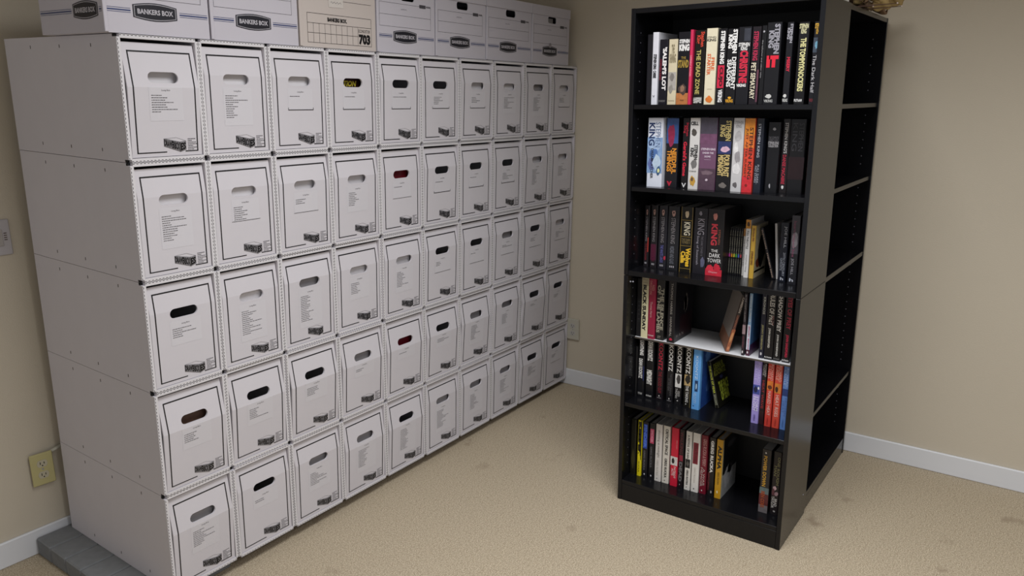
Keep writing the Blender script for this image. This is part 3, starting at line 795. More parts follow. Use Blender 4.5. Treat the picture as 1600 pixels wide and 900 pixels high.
# row: (spine x, y left, y right, height, depth, cover colour, items, label[, options])
ROWS = [[
 (.055, .592, .568, .232, .155, '222126', [], 'plain black slim book at the left end of the top shelf'),
 (.040, .565, .544, .237, .155, 'd8d8df', [V('STEPHEN KING  CARRIE', .30, .63, .25, .8, '1b1b1f', .05), Hh('V', .87, .90, .3, .7, '55545c')], 'slim white book with black lettering, second from the left on the top shelf'),
 (.045, .541, .511, .213, .155, '15131c', [V("'SALEM'S LOT", .12, .78, .42, .92, 'e8e4e2', .05), V('STEPHEN KING', .30, .62, .08, .32, '7c2030'), Hh('DOUBLEDAY', .93, .96, .1, .9, '8a8784', 0)], 'black book with large white vertical lettering, short, between a white and a cream spine'),
 (.045, .508, .476, .212, .155, 'cfc3a6', [Hh('THE\nSHINING', .08, .36, .15, .85, '7d7258', .04), P(.50, .78, .05, .95, 'a8a29c'), ('g', .50, .66, .2, .8, '7c7672', 1), ('g', .68, .84, .15, .7, '8d8880', 1), Hh('Doubleday', .93, .955, .15, .85, '6d6654', 0)], 'short cream book with grey faces printed on its spine, top shelf'),
 (.042, .473, .431, .233, .155, '141319', [Hh('STEPHEN', .10, .155, .1, .95, W1, .05), Hh('KING', .165, .26, .1, .95, W1, .06), Hh('THE', .335, .37, .3, .7, '8f7634'), Hh('STAND', .38, .49, .05, .95, '9a7f35', .05), P(.84, 1.0, 0.0, 1.0, 'b3713f'), ('g', .70, .88, .1, .9, '4b3a34', 1), ('g', .72, .84, .3, .7, '8a6a55', 2), V('Doubleday', .93, .95, .2, .8, '5f3a20', 0)], 'thick black book with a tan desert scene at the foot of its spine, top shelf'),
 (.036, .429, .419, .238, .155, 'c92f55', [V('DIFFERENT AUTHORS', .34, .62, .25, .75, 'e9a9b6', 0)], 'very slim pink-red book on the top shelf'),
 (.042, .415, .378, .235, .155, '15140f', [V('Stephen\nKing', .02, .22, .1, .9, 'c8432f', .03), V('THE DEAD ZONE', .26, .86, .22, .62, 'b9ac62', .02), V('VIKING', .90, .98, .1, .9, 'd8d6cf', .03)], 'black book with red and pale gold vertical lettering, right of the slim pink-red one'),
 (.040, .375, .338, .239, .155, 'd8cfb4', [Hh('STEPHEN', .105, .13, .08, .9, '2d2a22', 0), Hh('KING', .135, .17, .08, .9, '1d1a18', .03), V('FIRE', .38, .55, .55, .85, 'cf5f2b', .03), V('STARTER', .33, .61, .18, .5, 'cf5f2b', .03), Hh('VIKING', .79, .80, .3, .75, '7d6a4d', 0), ('g', .88, .99, .15, .85, 'd2742e', 1)], 'cream book with orange vertical lettering on the top shelf'),
 (.040, .335, .306, .236, .155, '141316', [V('STEPHEN KING', .03, .46, .3, .8, W1, .05), P(.48, .78, .12, .88, 'c3213f'), V('CUJO', .50, .76, .25, .75, '3a0d14', .05), V('VIKING', .80, .97, .3, .8, W1, .04)], 'black book with a red block around its title and white lettering, top shelf'),
 (.040, .304, .270, .234, .155, '141316', [V('STEPHEN\nKING', .01, .32, .1, .95, W1, .05), V('DIFFERENT\nSEASONS', .37, .80, .1, .95, W1, .03), Hh('VIKING', .93, .975, .1, .85, 'd59a2a', .04), ('g', .89, .93, .3, .7, 'd59a2a')], 'black book with heavy white two-line lettering and a yellow mark at its foot, top shelf'),
 (.038, .268, .227, .237, .155, '16161b', [P(.02, .18, .45, .95, '34363f'), Hh('STEPHEN\nKING', .20, .30, .05, .92, W1, .03), V('CHRISTINE', .30, .72, .2, .85, 'c42640', .05), Hh('VIKING', .73, .77, .05, .8, W1, .04)], 'black book with red vertical title under two short white lines, top shelf'),
 (.040, .225, .197, .236, .155, '1c171c', [V('STEPHEN KING', .06, .43, .2, .75, 'b0274a', .03), V('PET SEMATARY', .46, .93, .1, .65, 'd6cdb4', .02), P(.55, .97, .8, 1, '5f3846')], 'dark book with a magenta author line above pale thin lettering, top shelf'),
 (.042, .196, .180, .238, .155, '131316', [V('the talisman and other tales', .18, .66, .2, .45, '9b989a', 0), ('g', .06, .09, .2, .7, 'a3a0a6')], 'slim black book with tiny pale lettering just left of the thick one with red letters'),
 (.036, .178, .133, .245, .16, '141418', [V('STEPHEN\nKING', .02, .38, .15, .9, '8f8d95', .05), Hh('IT', .40, .545, .1, .92, 'd11f35', .09), ('g', .87, .93, .15, .65, 'b9b8b4'), Hh('VIKING', .94, .975, .1, .7, 'b9b8b4', .02)], 'thickest black book on the top shelf with two huge red letters'),
 (.038, .118, .098, .243, .155, '15151a', [V('STEPHEN\nKING', .02, .25, .1, .9, '9c9aa2', .04), V('MISERY', .42, .60, .3, .8, 'c3243f', .04), ('g', .87, .92, .1, .7, 'c9c8c4'), Hh('VIKING', .93, .97, .05, .85, 'c9c8c4', .02)], 'slim black book with grey author lines and a short red title, top shelf'),
 (.040, .083, .052, .241, .155, '131214', [Hh('STEPHEN\nKING', .02, .14, .05, .9, 'cfcaa0', .03), V('THE TOMMYKNOCKERS', .19, .84, .25, .8, 'cdc78e', .04), Hh('PUTNAM', .935, .97, .05, .8, W1, .02)], 'black book with tall pale yellow vertical lettering near the right end of the top shelf'),
 (.040, .0385, .0165, .240, .155, '17171c', [Hh('STEPHEN\nKING', .02, .15, .1, 1.0, 'c79a34', .04), P(.19, .37, .05, .95, '3a4350'), ('g', .22, .33, .2, .8, '6fa0b8', 1), V('The Dark Half', .40, .86, .15, .6, 'c9c6c9', 0), Hh('VIKING', .93, .97, .1, .8, '7c2a35', .02)], 'black book with a blue picture and gold author name, right end of the top shelf')],
[
 (.046, .574, .517, .237, .16, 'd3d7e2', [P(.28, .80, 0, 1, '7f9cc4'), ('g', .25, .5, -.0, 1.0, '9fb6d6', 1), ('g', .42, .62, .05, .8, '4d6fa8', 2), ('g', .55, .78, .0, .7, '5c6aa0', 2), ('g', .5, .8, .35, .95, 'b4c8dd', 3), V('STEPHEN', .06, .42, .52, .85, '56698c', .0), V('KING', .07, .40, .08, .48, '23355f', .03), V('DREAMCATCHER', .44, .88, .25, .42, '20222c', .03), ('g', .68, .84, .62, .95, '3a5a7c', 4), ('g', .72, .80, .70, .88, 'd8dca0', 5)], 'thick white and pale blue book with snowy artwork, left end of the second shelf'),
 (.070, .5155, .5095, .236, .155, '1d1c20', [V('BAG OF BONES', .15, .6, .3, .7, '6c6a6c', 0)], 'very slim dark grey book beside the thick pale blue one'),
 (.060, .509, .466, .236, .155, '1a191f', [P(.0, .36, .0, 1.0, '33528a'), ('g', .05, .42, .05, .75, '8e2448', 1), V('NEEDFUL\nTHINGS', .43, .80, .1, .9, 'd58a2c', .04), Hh('V', .91, .98, .15, .6, 'b01f38', .08)], 'black book with orange two-line title under blue and crimson artwork, second shelf'),
 (.050, .446, .423, .237, .155, '141216', [V('Stephen\nKing', .06, .25, .1, .9, 'b01f33', .02), V("Gerald's Game", .33, .82, .2, .75, 'd2273f', .03), Hh('V', .92, .985, .15, .85, 'd9d8d8', .02)], 'slim black book with bright red script lettering, second shelf'),
 (.045, .419, .384, .238, .155, 'c9c6c4', [Hh('CELL', .05, .10, .08, .85, '1c1b1e', .05), ('g', .14, .26, .15, .75, '4b4642'), V('STEPHEN\nKING', .37, .58, .15, .9, '1c1b1e', .04), ('g', .56, .72, .2, .9, '6d6b6a'), Hh('SCRIBNER', .735, .755, .1, .85, '2a2a2a', 0), ('g', .80, .97, .15, .85, 'b98e3c', 1), ('g', .82, .90, .3, .6, '5d4a3a', 2)], 'white book with black lettering and a small gold figure at its foot, second shelf'),
 (.050, .383, .325, .239, .16, '6b4a63', [P(.0, .22, .0, 1.0, '45404c'), P(.22, .36, .0, 1.0, '6a4560'), P(.70, 1.0, 0, 1, '4e3a48'), Hh('STEPHEN KING', .415, .445, .1, .95, 'd7c9d6', .02), Hh('UNDER THE', .47, .495, .18, .85, 'd7c9d6', .02), Hh('DOME', .52, .545, .32, .68, 'd7c9d6', .02), P(.575, .579, .3, .7, 'a894a4', 1), ('g', .84, .88, .4, .6, 'c9b9c4', 1), ('g', .72, .8, .1, .9, '6e5a64', 1)], 'thick mauve book with three short white lines across its spine, second shelf'),
 (.048, .321, .272, .240, .16, '18171a', [V('STEPHEN\nKING', .04, .31, .15, .9, 'b5a268', .03), P(.32, .49, .05, .95, '29325e'), ('g', .38, .47, .2, .9, 'c8a4b8', 1), V('FOUR PAST\nMIDNIGHT', .50, .80, .1, .9, 'c4ad72', .04), ('g', .88, .97, .2, .8, '6a6460')], 'thick black book with gold two-line title and a small blue picture, second shelf'),
 (.050, .271, .235, .239, .155, 'bcbabb', [Hh('STEPHEN\nKING', .04, .13, .1, .9, '6a6668', 0), ('g', .16, .32, .1, .9, 'a5a2a4'), ('g', .30, .5, .1, .6, 'd6d4d4', 1), ('g', .42, .62, .2, .85, '8f8b8e', 2), ('g', .6, .78, .05, .9, 'cfcdce', 1), ('g', .86, .95, .2, .7, '5c585a', 2)], 'pale grey book with faint cloudy artwork left of the orange-red one'),
 (.052, .233, .200, .238, .155, 'c9412f', [P(.0, .22, 0, 1, 'cf8128'), P(.22, .40, 0, 1, 'cc6a2c'), P(.78, 1., 0, 1, 'c42b33'), V('STEPHEN KING', .12, .82, .5, .88, '3a1f18', .02), V('JUST AFTER SUNSET', .13, .80, .1, .38, '5e2a1c', .02), ('g', .88, .93, .3, .6, '7c1f1c', 1)], 'orange to red book with dark vertical lettering, second shelf'),
 (.060, .199, .174, .238, .155, '1d212c', [V('STEPHEN KING', .07, .52, .3, .62, 'b9bcc6', .0), V('FULL DARK,\nNO STARS', .62, .88, .15, .7, 'a3a6b0', 0)], 'navy-black book with thin pale widely spaced lettering, second shelf'),
 (.080, .167, .127, .226, .155, '131317', [('g', .07, .12, .35, .65, '9b9aa0'), Hh('THE COMPLETE\nEXPERT GUIDE', .20, .27, .1, .9, '6c6a70', 0), Hh('STEPHEN KING\nCOLLECTION', .27, .35, .08, .92, 'b4b2b6', .02), ('g', .86, .94, .35, .5, '9a989c')], 'black book with a few tiny centred white lines, second shelf towards the right'),
 (.100, .1265, .1005, .236, .155, '1e1a1c', [V("STEPHEN KING'S", .05, .46, .3, .7, 'cfcccc', .02), V('DANSE MACABRE', .48, .88, .25, .68, 'b02a40', .03), ('g', .89, .95, .3, .65, 'd6d4d2')], 'dark book with a white then red vertical line of lettering, second shelf'),
 (.085, .097, .048, .236, .16, '121114', [V('STEPHEN', .05, .42, .55, .85, '3c3b40', .0), V('KING', .05, .42, .15, .45, '3c3b40', .0), P(.5, .8, .0, 1, '1f0c12')], 'thick black book with barely visible grey letters, right end of the second shelf')],
[
 (.105, .604, .584, .226, .155, '201d20', [], 'x'), (.098, .575, .548, .230, .155, '201d20', [], 'x'), (.094, .542, .509, .232, .155, '201f26', [], 'x'), (.094, .507, .463, .232, .155, '1f2024', [], 'x'),
 (.088, .455, .409, .235, .16, '16140f', [('g', .05, .17, .32, .68, 'cbb89a'), P(.20, .205, .05, .95, '9b7f3c'), P(.45, .455, .05, .95, '9b7f3c'), P(.59, .595, .05, .95, '9b7f3c'), P(.94, .945, .05, .95, '9b7f3c'), P(0, 1, .04, .07, '9b7f3c'), P(0, 1, .93, .96, '9b7f3c'), V('KING', .23, .43, .3, .8, 'cfc7b0', .02), Hh('THE DARK\nTOWER V', .48, .56, .15, .85, '8c7a50', 0), V('Wolves\nCalla', .62, .91, .12, .9, 'e2b42e', .05)], 'black book with a gold frame and bright yellow script, third shelf'),
 (.092, .407, .358, .234, .16, '201e24', [('g', .04, .12, .35, .6, '8a8590'), V('KING', .16, .40, .3, .8, '8c8790', 0), V('Song of Susannah', .42, .86, .25, .45, 'a29da8', 0), V('THE DARK TOWER VI', .42, .72, .6, .75, '6c6870', 0), ('g', .72, .92, .6, .95, '5a5a72')], 'dark grey book with faded lettering left of the one with a rose-red foot'),
 (.089, .356, .296, .235, .16, '1d1a1c', [('g', .05, .17, .3, .6, 'c07c72'), V('KING', .22, .54, .25, .62, 'b3303c', .04), V('STEPHEN', .30, .52, .68, .8, '9a5a44', 0), Hh('THE', .60, .64, .3, .7, W1, 0), Hh('DARK', .66, .72, .2, .85, W1, .0), Hh('TOWER', .74, .80, .1, .92, W1, .0), P(.9, 1., 0, 1, 'c42a3c'), ('g', .82, .98, .0, .55, 'cf2f42', 1), ('g', .80, .95, .45, .95, 'c22539', 2), Hh('Chapter', .93, .965, .2, .75, 'e3b0b4', 0)], 'thick black book with red roses across the foot of its spine, third shelf')]
 + [(.147, .2955 - i * .008, .2885 - i * .008 + .0006, .166, .105, '17161a', [V('THE GREEN MILE', .05, .55, .25, .75, 'a39f8c', 0), P(.55, .62, .1, .9, ['b03a8c', 'd08a2c', 'c9c03a', '4aa04a', '4a66b8', 'c04a55'][i]), V('STEPHEN KING', .66, .96, .25, .75, 'a39f8c', 0)],
    'thin black paperback with a small %s patch, third shelf' % ['magenta', 'orange', 'yellow', 'green', 'blue', 'red'][i], dict(pb=True)) for i in range(6)]
 + [(.150, .2475, .2385, .167, .105, 'd0cdca', [P(0, .16, 0, 1, 'b8803c'), V('THE COLORADO KID', .22, .8, .25, .7, '4b4744', 0)], 'thin white paperback with an orange-brown top, beside the six thin black ones', dict(pb=True)),
    (.125, .233, .216, .202, .135, 'dad8d6', [P(0, .15, 0, 1, 'c98a2c'), ('g', .03, .12, .15, .85, '4a3016', 1), V('FULL THROTTLE', .19, .5, .25, .7, '38363a', .02), V('stephen king', .6, .9, .3, .65, '6b6866', 0)], 'taller white paperback with an orange picture at its top, third shelf', dict(pb=True)),
    (.122, .2125, .1965, .184, .125, 'c7a040', [V('Blockade Billy', .05, .30, .25, .75, '7c3b22', .02), V('STEPHEN KING', .48, .74, .25, .75, '6a3a1c', .03), ('R', .03, 1, .0, 1, 'c9bda0'), ('RG', .15, .95, .15, .85, '2a2624'), ('RG', .1, .6, .6, .85, '7c3a28'), ('R', .05, .95, .86, .90, '1a1817')], 'mustard yellow book with a dark picture on its pale cover, third shelf', dict(pb=True)),
    (.130, .116, .090, .202, .14, '171a26', [V('JOE HILL', .06, .42, .4, .8, 'c3c6d0', .0), V('20TH CENTURY\nGHOSTS', .50, .90, .2, .8, 'a9adb8', .0), Hh('h', .92, .97, .35, .75, 'b9bcc6', .03)], 'navy book with widely spaced pale lettering, second from the right on the third shelf'),
    (.112, .077, .051, .231, .15, '55525a', [P(0, .25, 0, 1, '45444c'), ('g', .2, .5, .05, .95, '8f8b92', 1), V('heart-shaped box', .08, .60, .15, .6, '9b4f70', .0), P(.55, 1., 0, 1, '1b1b22', 1), V('JOE HILL', .62, .86, .2, .6, 'a9a6ae', 0), Hh('h', .91, .96, .2, .7, 'b9bcc6', .03)], 'grey and black book with faint pink script, right end of the third shelf')],
[
 (.078, .6115, .590, .225, .15, '1f1e20', [V('TITLE', .35, .75, .3, .7, '2f2e30', 0)], 'black book with no readable lettering at the left end of the white board shelf'),
 (.0735, .5895, .5625, .232, .155, 'd0c9a6', [P(0, .13, 0, 1, 'a99e84'), P(.03, .035, .1, .9, '5c5544', 1), P(.08, .085, .1, .9, '5c5544', 1), V('BLACK SUNDAY', .12, .88, .2, .72, '17161a', .05)], 'cream book with heavy black vertical lettering, lower half of the bookcase'),
 (.0735, .5615, .5335, .232, .155, '8f1f3c', [V('RED\nDRAGON', .04, .26, .15, .8, 'c98a80', .0), V('Thomas Harris', .38, .64, .3, .6, 'cfa9a6', 0), Hh('PUTNAM', .93, .95, .1, .9, 'd8c9c8', .02)], 'crimson book beside the cream one on the white board shelf'),
 (.080, .5325, .500, .232, .155, '1e1d1d', [V('THE SILENCE\nOF THE LAMBS', .10, .88, .12, .92, 'a19c8a', .03), Hh('ST', .93, .97, .3, .7, '8a857a', .02)], 'black book with faded grey two-line lettering, right of the crimson one'),
 (.0735, .484, .454, .234, .16, '18161a', [V('THOMAS HARRIS  HANNIBAL', .04, .90, .35, .62, '9c9690', .0), ('g', .92, .97, .3, .8, 'b02340'), ('RG', .45, .7, .25, .6, '7c7470'), ('RG', .48, .68, .28, .57, '1a171b'), ('R', .3, 1, .6, .95, '240d14'), ('RT', 'H A N', .1, .5, .88, .93, '8a8480', 0)], 'black book with its dark cover showing, next to the empty space on the white board'),
 (.082, .207, .1965, .222, .14, '2a2228', [V('IN THE LIGHT CALAMITY', .02, .45, .25, .75, 'a9a4a6', .0), P(.5, .65, 0, 1, '9a8288'), V('thriller', .68, .88, .3, .7, '8a4a58', 0), ('g', .91, .97, .2, .7, 'd9d6d8')], 'slim dark paperback with a pinkish band, left of the light blue one', dict(pb=True)),
 (.088, .192, .1795, .224, .14, '86a6c6', [V('MISSING IN PIECES', .03, .45, .3, .75, 'd4dce4', .02), P(.5, .9, .0, .85, 'c9cfe0'), V('JEREMY BISHOP', .52, .90, .25, .7, 'b0286a', .02), P(.9, 1, 0, 1, '4a1c34'), ('g', .92, .97, .2, .7, 'd9d6d8', 1), ('R', 0, 1, 0, .82, '3c608f'), ('R', 0, 1, .82, 1, '3a1440')], 'light blue book with magenta lettering on the white board shelf', dict(pb=True)),
 (.088, .148, .1315, .232, .14, '1c1d2e', [V('KRONOS', .06, .32, .3, .75, 'c3c4ba', .02), V('JEREMY ROBINSON', .48, .86, .2, .7, '9a9466', .02), ('g', .90, .96, .3, .7, 'c9c8cc')], 'navy book with pale lettering left of three black thick ones', dict(pb=True)),
 (.088, .130, .1000, .235, .155, '141216', [V('RULES OF PREY', .02, .48, .3, .85, 'c8c4bc', .03), V('PREY', .335, .475, .62, .85, '9e2530', .03), V('JOHN SANDFORD', .52, .82, .3, .6, 'c8c4bc', .03), Hh('PUTNAM', .955, .975, .1, .9, W1, .02)], 'black book with white title touched with red, on the white board shelf'),
 (.090, .0995, .0745, .235, .155, '131215', [V('SHADOW PREY', .01, .56, .25, .8, 'd9d6d2', .03), V('JOHN SANDFORD', .60, .93, .3, .62, 'd9d6d2', .03), Hh('PUTNAM', .96, .975, .1, .9, '8a8784', .02)], 'black book with tall white lettering, second from the right on the white board shelf'),
 (.090, .070, .044, .235, .155, '141015', [V('EYES OF PREY', .02, .50, .3, .85, 'b31f42', .03), V('JOHN SANDFORD', .58, .92, .3, .72, 'c01f45', .04), Hh('PUTNAM', .955, .98, .1, .9, W1, .02)], 'black book with all crimson lettering, right end of the white board shelf')],
[
 (.085, .612, .6045, .20, .14, '1b1b1d', [], 'thin black book against the left panel under the white board'),
 (.090, .603, .577, .227, .155, '141418', [V('LIGHTNING', .0, .26, .25, .85, 'd9d7d4', .05), V('DEAN KOONTZ', .32, .67, .15, .75, 'cfcdca', .05), Hh('PUTNAM', .92, .96, .15, .8, 'b9b6b2', .02), P(.45, .7, .85, 1, '2a3266')], 'black book with blocky white two-part lettering, first full one under the white board'),
 (.095, .572, .541, .227, .155, '131317', [V('DEAN KOONTZ', .0, .34, .2, .85, 'cfcdc9', .05), V('MIDNIGHT', .50, .76, .15, .85, 'd2d0cc', .06), Hh('PUTNAM', .945, .975, .15, .85, 'c9c6c2', .03)], 'black book with white lettering at top and middle, second full one under the white board'),
 (.098, .529, .501, .232, .155, '191318', [V('KOONTZ', .02, .48, .25, .85, 'b01f38', .02), V('THE GOOD GUY', .50, .88, .3, .8, '7c1c2c', .02), ('g', .91, .94, .4, .6, 'd0ccc8'), P(.955, .962, .2, .8, '9a9696')], 'black book with large red lettering under the white board'),
 (.097, .487, .460, .232, .155, '151418', [V('KOONTZ', .02, .46, .25, .85, 'cfccc8', .02), V('THE DARKEST EVENING\nOF THE YEAR', .50, .88, .25, .8, '5c5a5e', 0), ('g', .92, .95, .4, .6, 'd0ccc8'), P(.965, .972, .2, .8, '9a9696')], 'black book with white name over dim grey title, under the white board'),
 (.099, .454, .427, .232, .155, '151417', [V('KOONTZ', .02, .46, .25, .85, 'cfccc8', .02), P(.48, .71, .05, .95, 'c9c7c4'), ('g', .48, .66, .2, .9, '3d3a3a', 1), V('ODD\nTHOMAS', .73, .90, .15, .8, 'c3c0bc', 0), ('g', .925, .95, .4, .6, 'd0ccc8')], 'black book with a black and white picture mid spine, under the white board'),
 (.094, .416, .388, .234, .155, '171612', [V('KOONTZ', .02, .44, .2, .8, 'cfccc8', .02), P(.46, .64, .05, .95, 'a88f62'), ('g', .45, .62, .1, .95, '1c1a1a', 1), V('THE TAKING', .64, .92, .3, .7, 'c9c6c2', .02), ('g', .94, .965, .3, .5, 'd0ccc8'), P(0, 1, .93, .98, '8a7c50')], 'black book with a tan and black picture, left of the bright blue one'),
 (.089, .382, .352, .236, .165, '5d9bd8', [V('KOONTZ', .12, .50, .35, .65, 'c9dcee', .0), P(.52, .70, .35, .75, '16335e'), ('g', .55, .68, .45, .65, 'a4c4e2', 1), V('VELOCITY', .72, .90, .25, .6, 'a9c8e6', .0), ('g', .93, .955, .2, .4, '2a4a7c'), ('R', .1, 1, 0, 1, '24468a'), ('RG', .2, .6, .05, .3, '5a86c4'), ('RG', .4, .9, .3, .6, '1c2f66'), ('RG', .3, .8, .6, .8, '4466a4')], 'bright blue glossy book standing before the gap under the white board'),
 (.092, .160, .134, .232, .155, '9d8fd2', [V('RICHARD\nCASTLE', .03, .34, .12, .88, 'c4bbe8', .0), P(.38, .53, .05, .95, '3d4a96'), ('g', .40, .52, .1, .7, '141a44', 1), ('g', .40, .46, .65, .9, 'd6daf0', 2), V('STORM\nFRONT', .56, .80, .12, .88, 'd9d4f2', .02), V('HYPERION', .86, .96, .35, .6, '3b3270', 0)], 'lavender book with a dark blue picture, first right of the gap under the white board'),
 (.096, .1315, .1165, .228, .155, '1d1418', [V('RICHARD\nCASTLE', .02, .22, .1, .9, 'a9a6a6', .02), V('HEAT WAVE', .28, .74, .15, .7, '8e2530', .03), P(.78, 1, 0, 1, '2b0f16')], 'slim near-black book with dark red lettering between lavender and red ones'),
 (.090, .112, .0895, .234, .155, 'c94036', [V('RICHARD\nCASTLE', .02, .27, .12, .88, 'ddb0a4', .0), P(.28, .42, .05, .95, 'd2742c'), ('g', .34, .42, .1, .9, '5c2a1c', 1), V('NAKED HEAT', .44, .82, .3, .75, 'e8c9c0', .0), V('HYPERION', .86, .97, .4, .6, '7c1c18', 0)], 'red book with a thin orange picture, left of its similar brighter neighbour'),
 (.092, .0865, .0615, .234, .155, 'd04a3a', [V('RICHARD\nCASTLE', .02, .27, .12, .88, 'e2b8a8', .0), P(.30, .45, .05, .95, 'cf7a30'), ('g', .34, .45, .1, .6, '3c1a14', 1), V('HEAT RISES', .48, .82, .3, .75, 'ecd0c6', .0), V('HYPERION', .86, .97, .4, .6, '8c241c', 0)], 'brighter red book with a dark and orange picture, just left of the mid blue one'),
 (.093, .059, .039, .234, .155, '5f86c8', [V('RICHARD\nCASTLE', .04, .33, .12, .88, 'b4c6e6', .0), P(.36, .47, .05, .95, '1f3a78'), V('FROZEN\nHEAT', .5, .78, .15, .85, '3f66ac', .0), V('HYPERION', .84, .96, .4, .6, '2b4a86', 0)], 'mid blue book at the right end under the white board')],
[
 (.065, .611, .589, .232, .15, '1c1b12', [('g', .5, .95, .2, .9, '39361a')], 'dark olive-black book at the left end of the bottom shelf'),
 (.066, .582, .5655, .233, .155, 'd8c818', [V('KEEPER', .02, .68, .2, .95, '17160f', .10), P(.0, .70, .82, 1, '17160f'), V('RUCKA', .74, .93, .3, .7, '5a5210', 0)], 'yellow and black book on the bottom shelf'),
 (.072, .564, .541, .230, .155, '17171c', [P(.04, .48, .15, .85, '1f3fa0'), V('FINDER', .05, .47, .22, .78, '4f74d8', .05), V('GREG RUCKA', .52, .88, .3, .6, '7c7a80', 0), ('g', .93, .97, .4, .65, 'c9c8cc')], 'black book with bright blue block lettering, bottom shelf'),
 (.074, .537, .514, .230, .155, '17161a', [P(.10, .36, .15, .85, 'c24468'), V('SMOKER', .12, .34, .28, .72, 'e092a8', .03), V('GREG RUCKA', .42, .80, .3, .6, '7c7a80', 0), ('g', .93, .97, .4, .65, 'c9c8cc')], 'black book with a pink block near its top, bottom shelf'),
 (.068, .508, .482, .236, .155, 'd0cbc6', [V('shooting at midnight', .10, .58, .3, .75, '7c7672', .0), V('GREG RUCKA', .62, .9, .3, .6, 'a9a49e', 0), ('g', .94, .965, .35, .55, '3a3836')], 'white book with thin grey italic lettering, bottom shelf'),
 (.070, .478, .450, .236, .155, 'cfcac0', [V('CRITICAL SPACE', .05, .50, .35, .75, '1c1b1e', .03), V('GREG RUCKA', .56, .90, .35, .72, '1c1b1e', .03), ('g', .94, .965, .35, .55, '3a3836')], 'off-white book with heavy black vertical lettering, left of the bright red one'),
 (.067, .443, .415, .238, .155, 'c01f38', [P(.49, .64, .0, 1.0, 'c9c5c2'), ('g', .51, .62, .15, .6, '1c1a1c', 1), V('PATRIOT\nACTS', .66, .86, .2, .8, 'd9c4c2', .02), V('GREG RUCKA', .2, .35, .75, .88, 'd9a4a2', 0)], 'bright red book with a pale band across its spine, bottom shelf'),
 (.073, .414, .394, .236, .155, '1c1619', [V('WALKING', .04, .42, .2, .8, '5c2430', .03), P(.44, .54, .15, .85, '8c1c38'), V('DEAD', .56, .90, .2, .8, '6c6a6e', .05), ('g', .94, .965, .35, .55, 'a9a6a8')], 'near-black book between the bright red one and a slim white one'),
 (.068, .386, .363, .238, .155, 'd2cec8', [V('A FISTFUL OF RAIN', .06, .46, .3, .65, '4a4644', .02), P(.47, .62, .1, .9, '1b1a1e'), ('g', .50, .6, .2, .8, '56524f', 1), V('GREG RUCKA', .65, .91, .35, .7, '2a292c', .03), ('g', .94, .965, .35, .55, '3a3836')], 'slim white book with a small black picture mid spine, bottom shelf'),
 (.069, .359, .331, .238, .155, 'd6d2cc', [P(.16, .52, .12, .82, '7c1f30'), V('PRIVATE WARS', .18, .5, .25, .7, '5a1420', .03), V('GREG RUCKA', .58, .84, .35, .6, 'b4afa8', 0), ('g', .93, .96, .35, .55, '3a3836')], 'white book with a dark red panel near its top, bottom shelf'),
 (.074, .329, .303, .235, .155, '6b1426', [V('GREG RUCKA & PERRY', .06, .52, .35, .85, 'c99a98', .0), V('A WAR\nMEMOIR', .55, .88, .15, .8, 'b9aaa6', 0), ('g', .93, .96, .35, .55, 'c9c5c2')], 'maroon book with pale thin lettering, bottom shelf'),
 (.076, .297, .274, .233, .155, '1b191a', [V('GREG RUCKA', .05, .60, .25, .75, 'd9d6d2', .05), V('GENTLEMAN', .60, .9, .0, .3, '7c2030', 0), ('g', .90, .96, .5, .8, '9a9694')], 'black book with white italic lettering left of the golden one'),
 (.073, .269, .245, .234, .155, 'b98a1f', [V('ALPHA', .10, .50, .25, .85, '1c1a14', .05), V('GREG RUCKA', .55, .76, .35, .7, '4a3a14', 0), ('g', .86, .92, .35, .6, 'e0d6b0'), ('R', .0, .06, 0, 1, 'c9b98a'), ('R', .06, 1, 0, .62, '141416'), ('R', .06, 1, .62, 1, '8f9090'), ('RG', .1, .75, .45, .95, 'a4a4a6'), ('RG', .35, .75, .5, .7, '3a393c'), ('RG', .2, .95, .1, .22, '3f3f44')], 'golden book with black title and its photo cover showing, bottom shelf'),
 (.070, .103, .071, .243, .155, '2a2729', [('g', .04, .07, .3, .5, 'd9d6d2'), V('POWER DOWN', .10, .58, .2, .6, 'c99a34', .03), P(.60, .70, .0, 1, '5b6c6e'), V('BEN COES', .66, .92, .2, .6, 'a04a24', .03), P(.70, .88, 0, 1, '5a2426'), P(.88, 1., 0, 1, '6c6668')], 'thick dark book with gold and orange lettering beside the empty gap, bottom shelf', dict(pb=True)),
 (.079, .066, .037, .240, .155, '201b1d', [V('ONE ROUGH\nMAN', .08, .52, .2, .85, '8f8a5c', .0), ('g', .54, .62, .15, .7, 'c3a4aa'), ('g', .62, .70, .4, .95, '9a7c84', 1), ('g', .57, .72, .1, .5, '5a2c38', 1), V('BRAD\nTAYLOR', .71, .90, .15, .8, 'c9c6c2', .02), ('g', .93, .965, .4, .7, 'a9a6a4')], 'dark book with pale slanted streaks, right end of the bottom shelf')]]
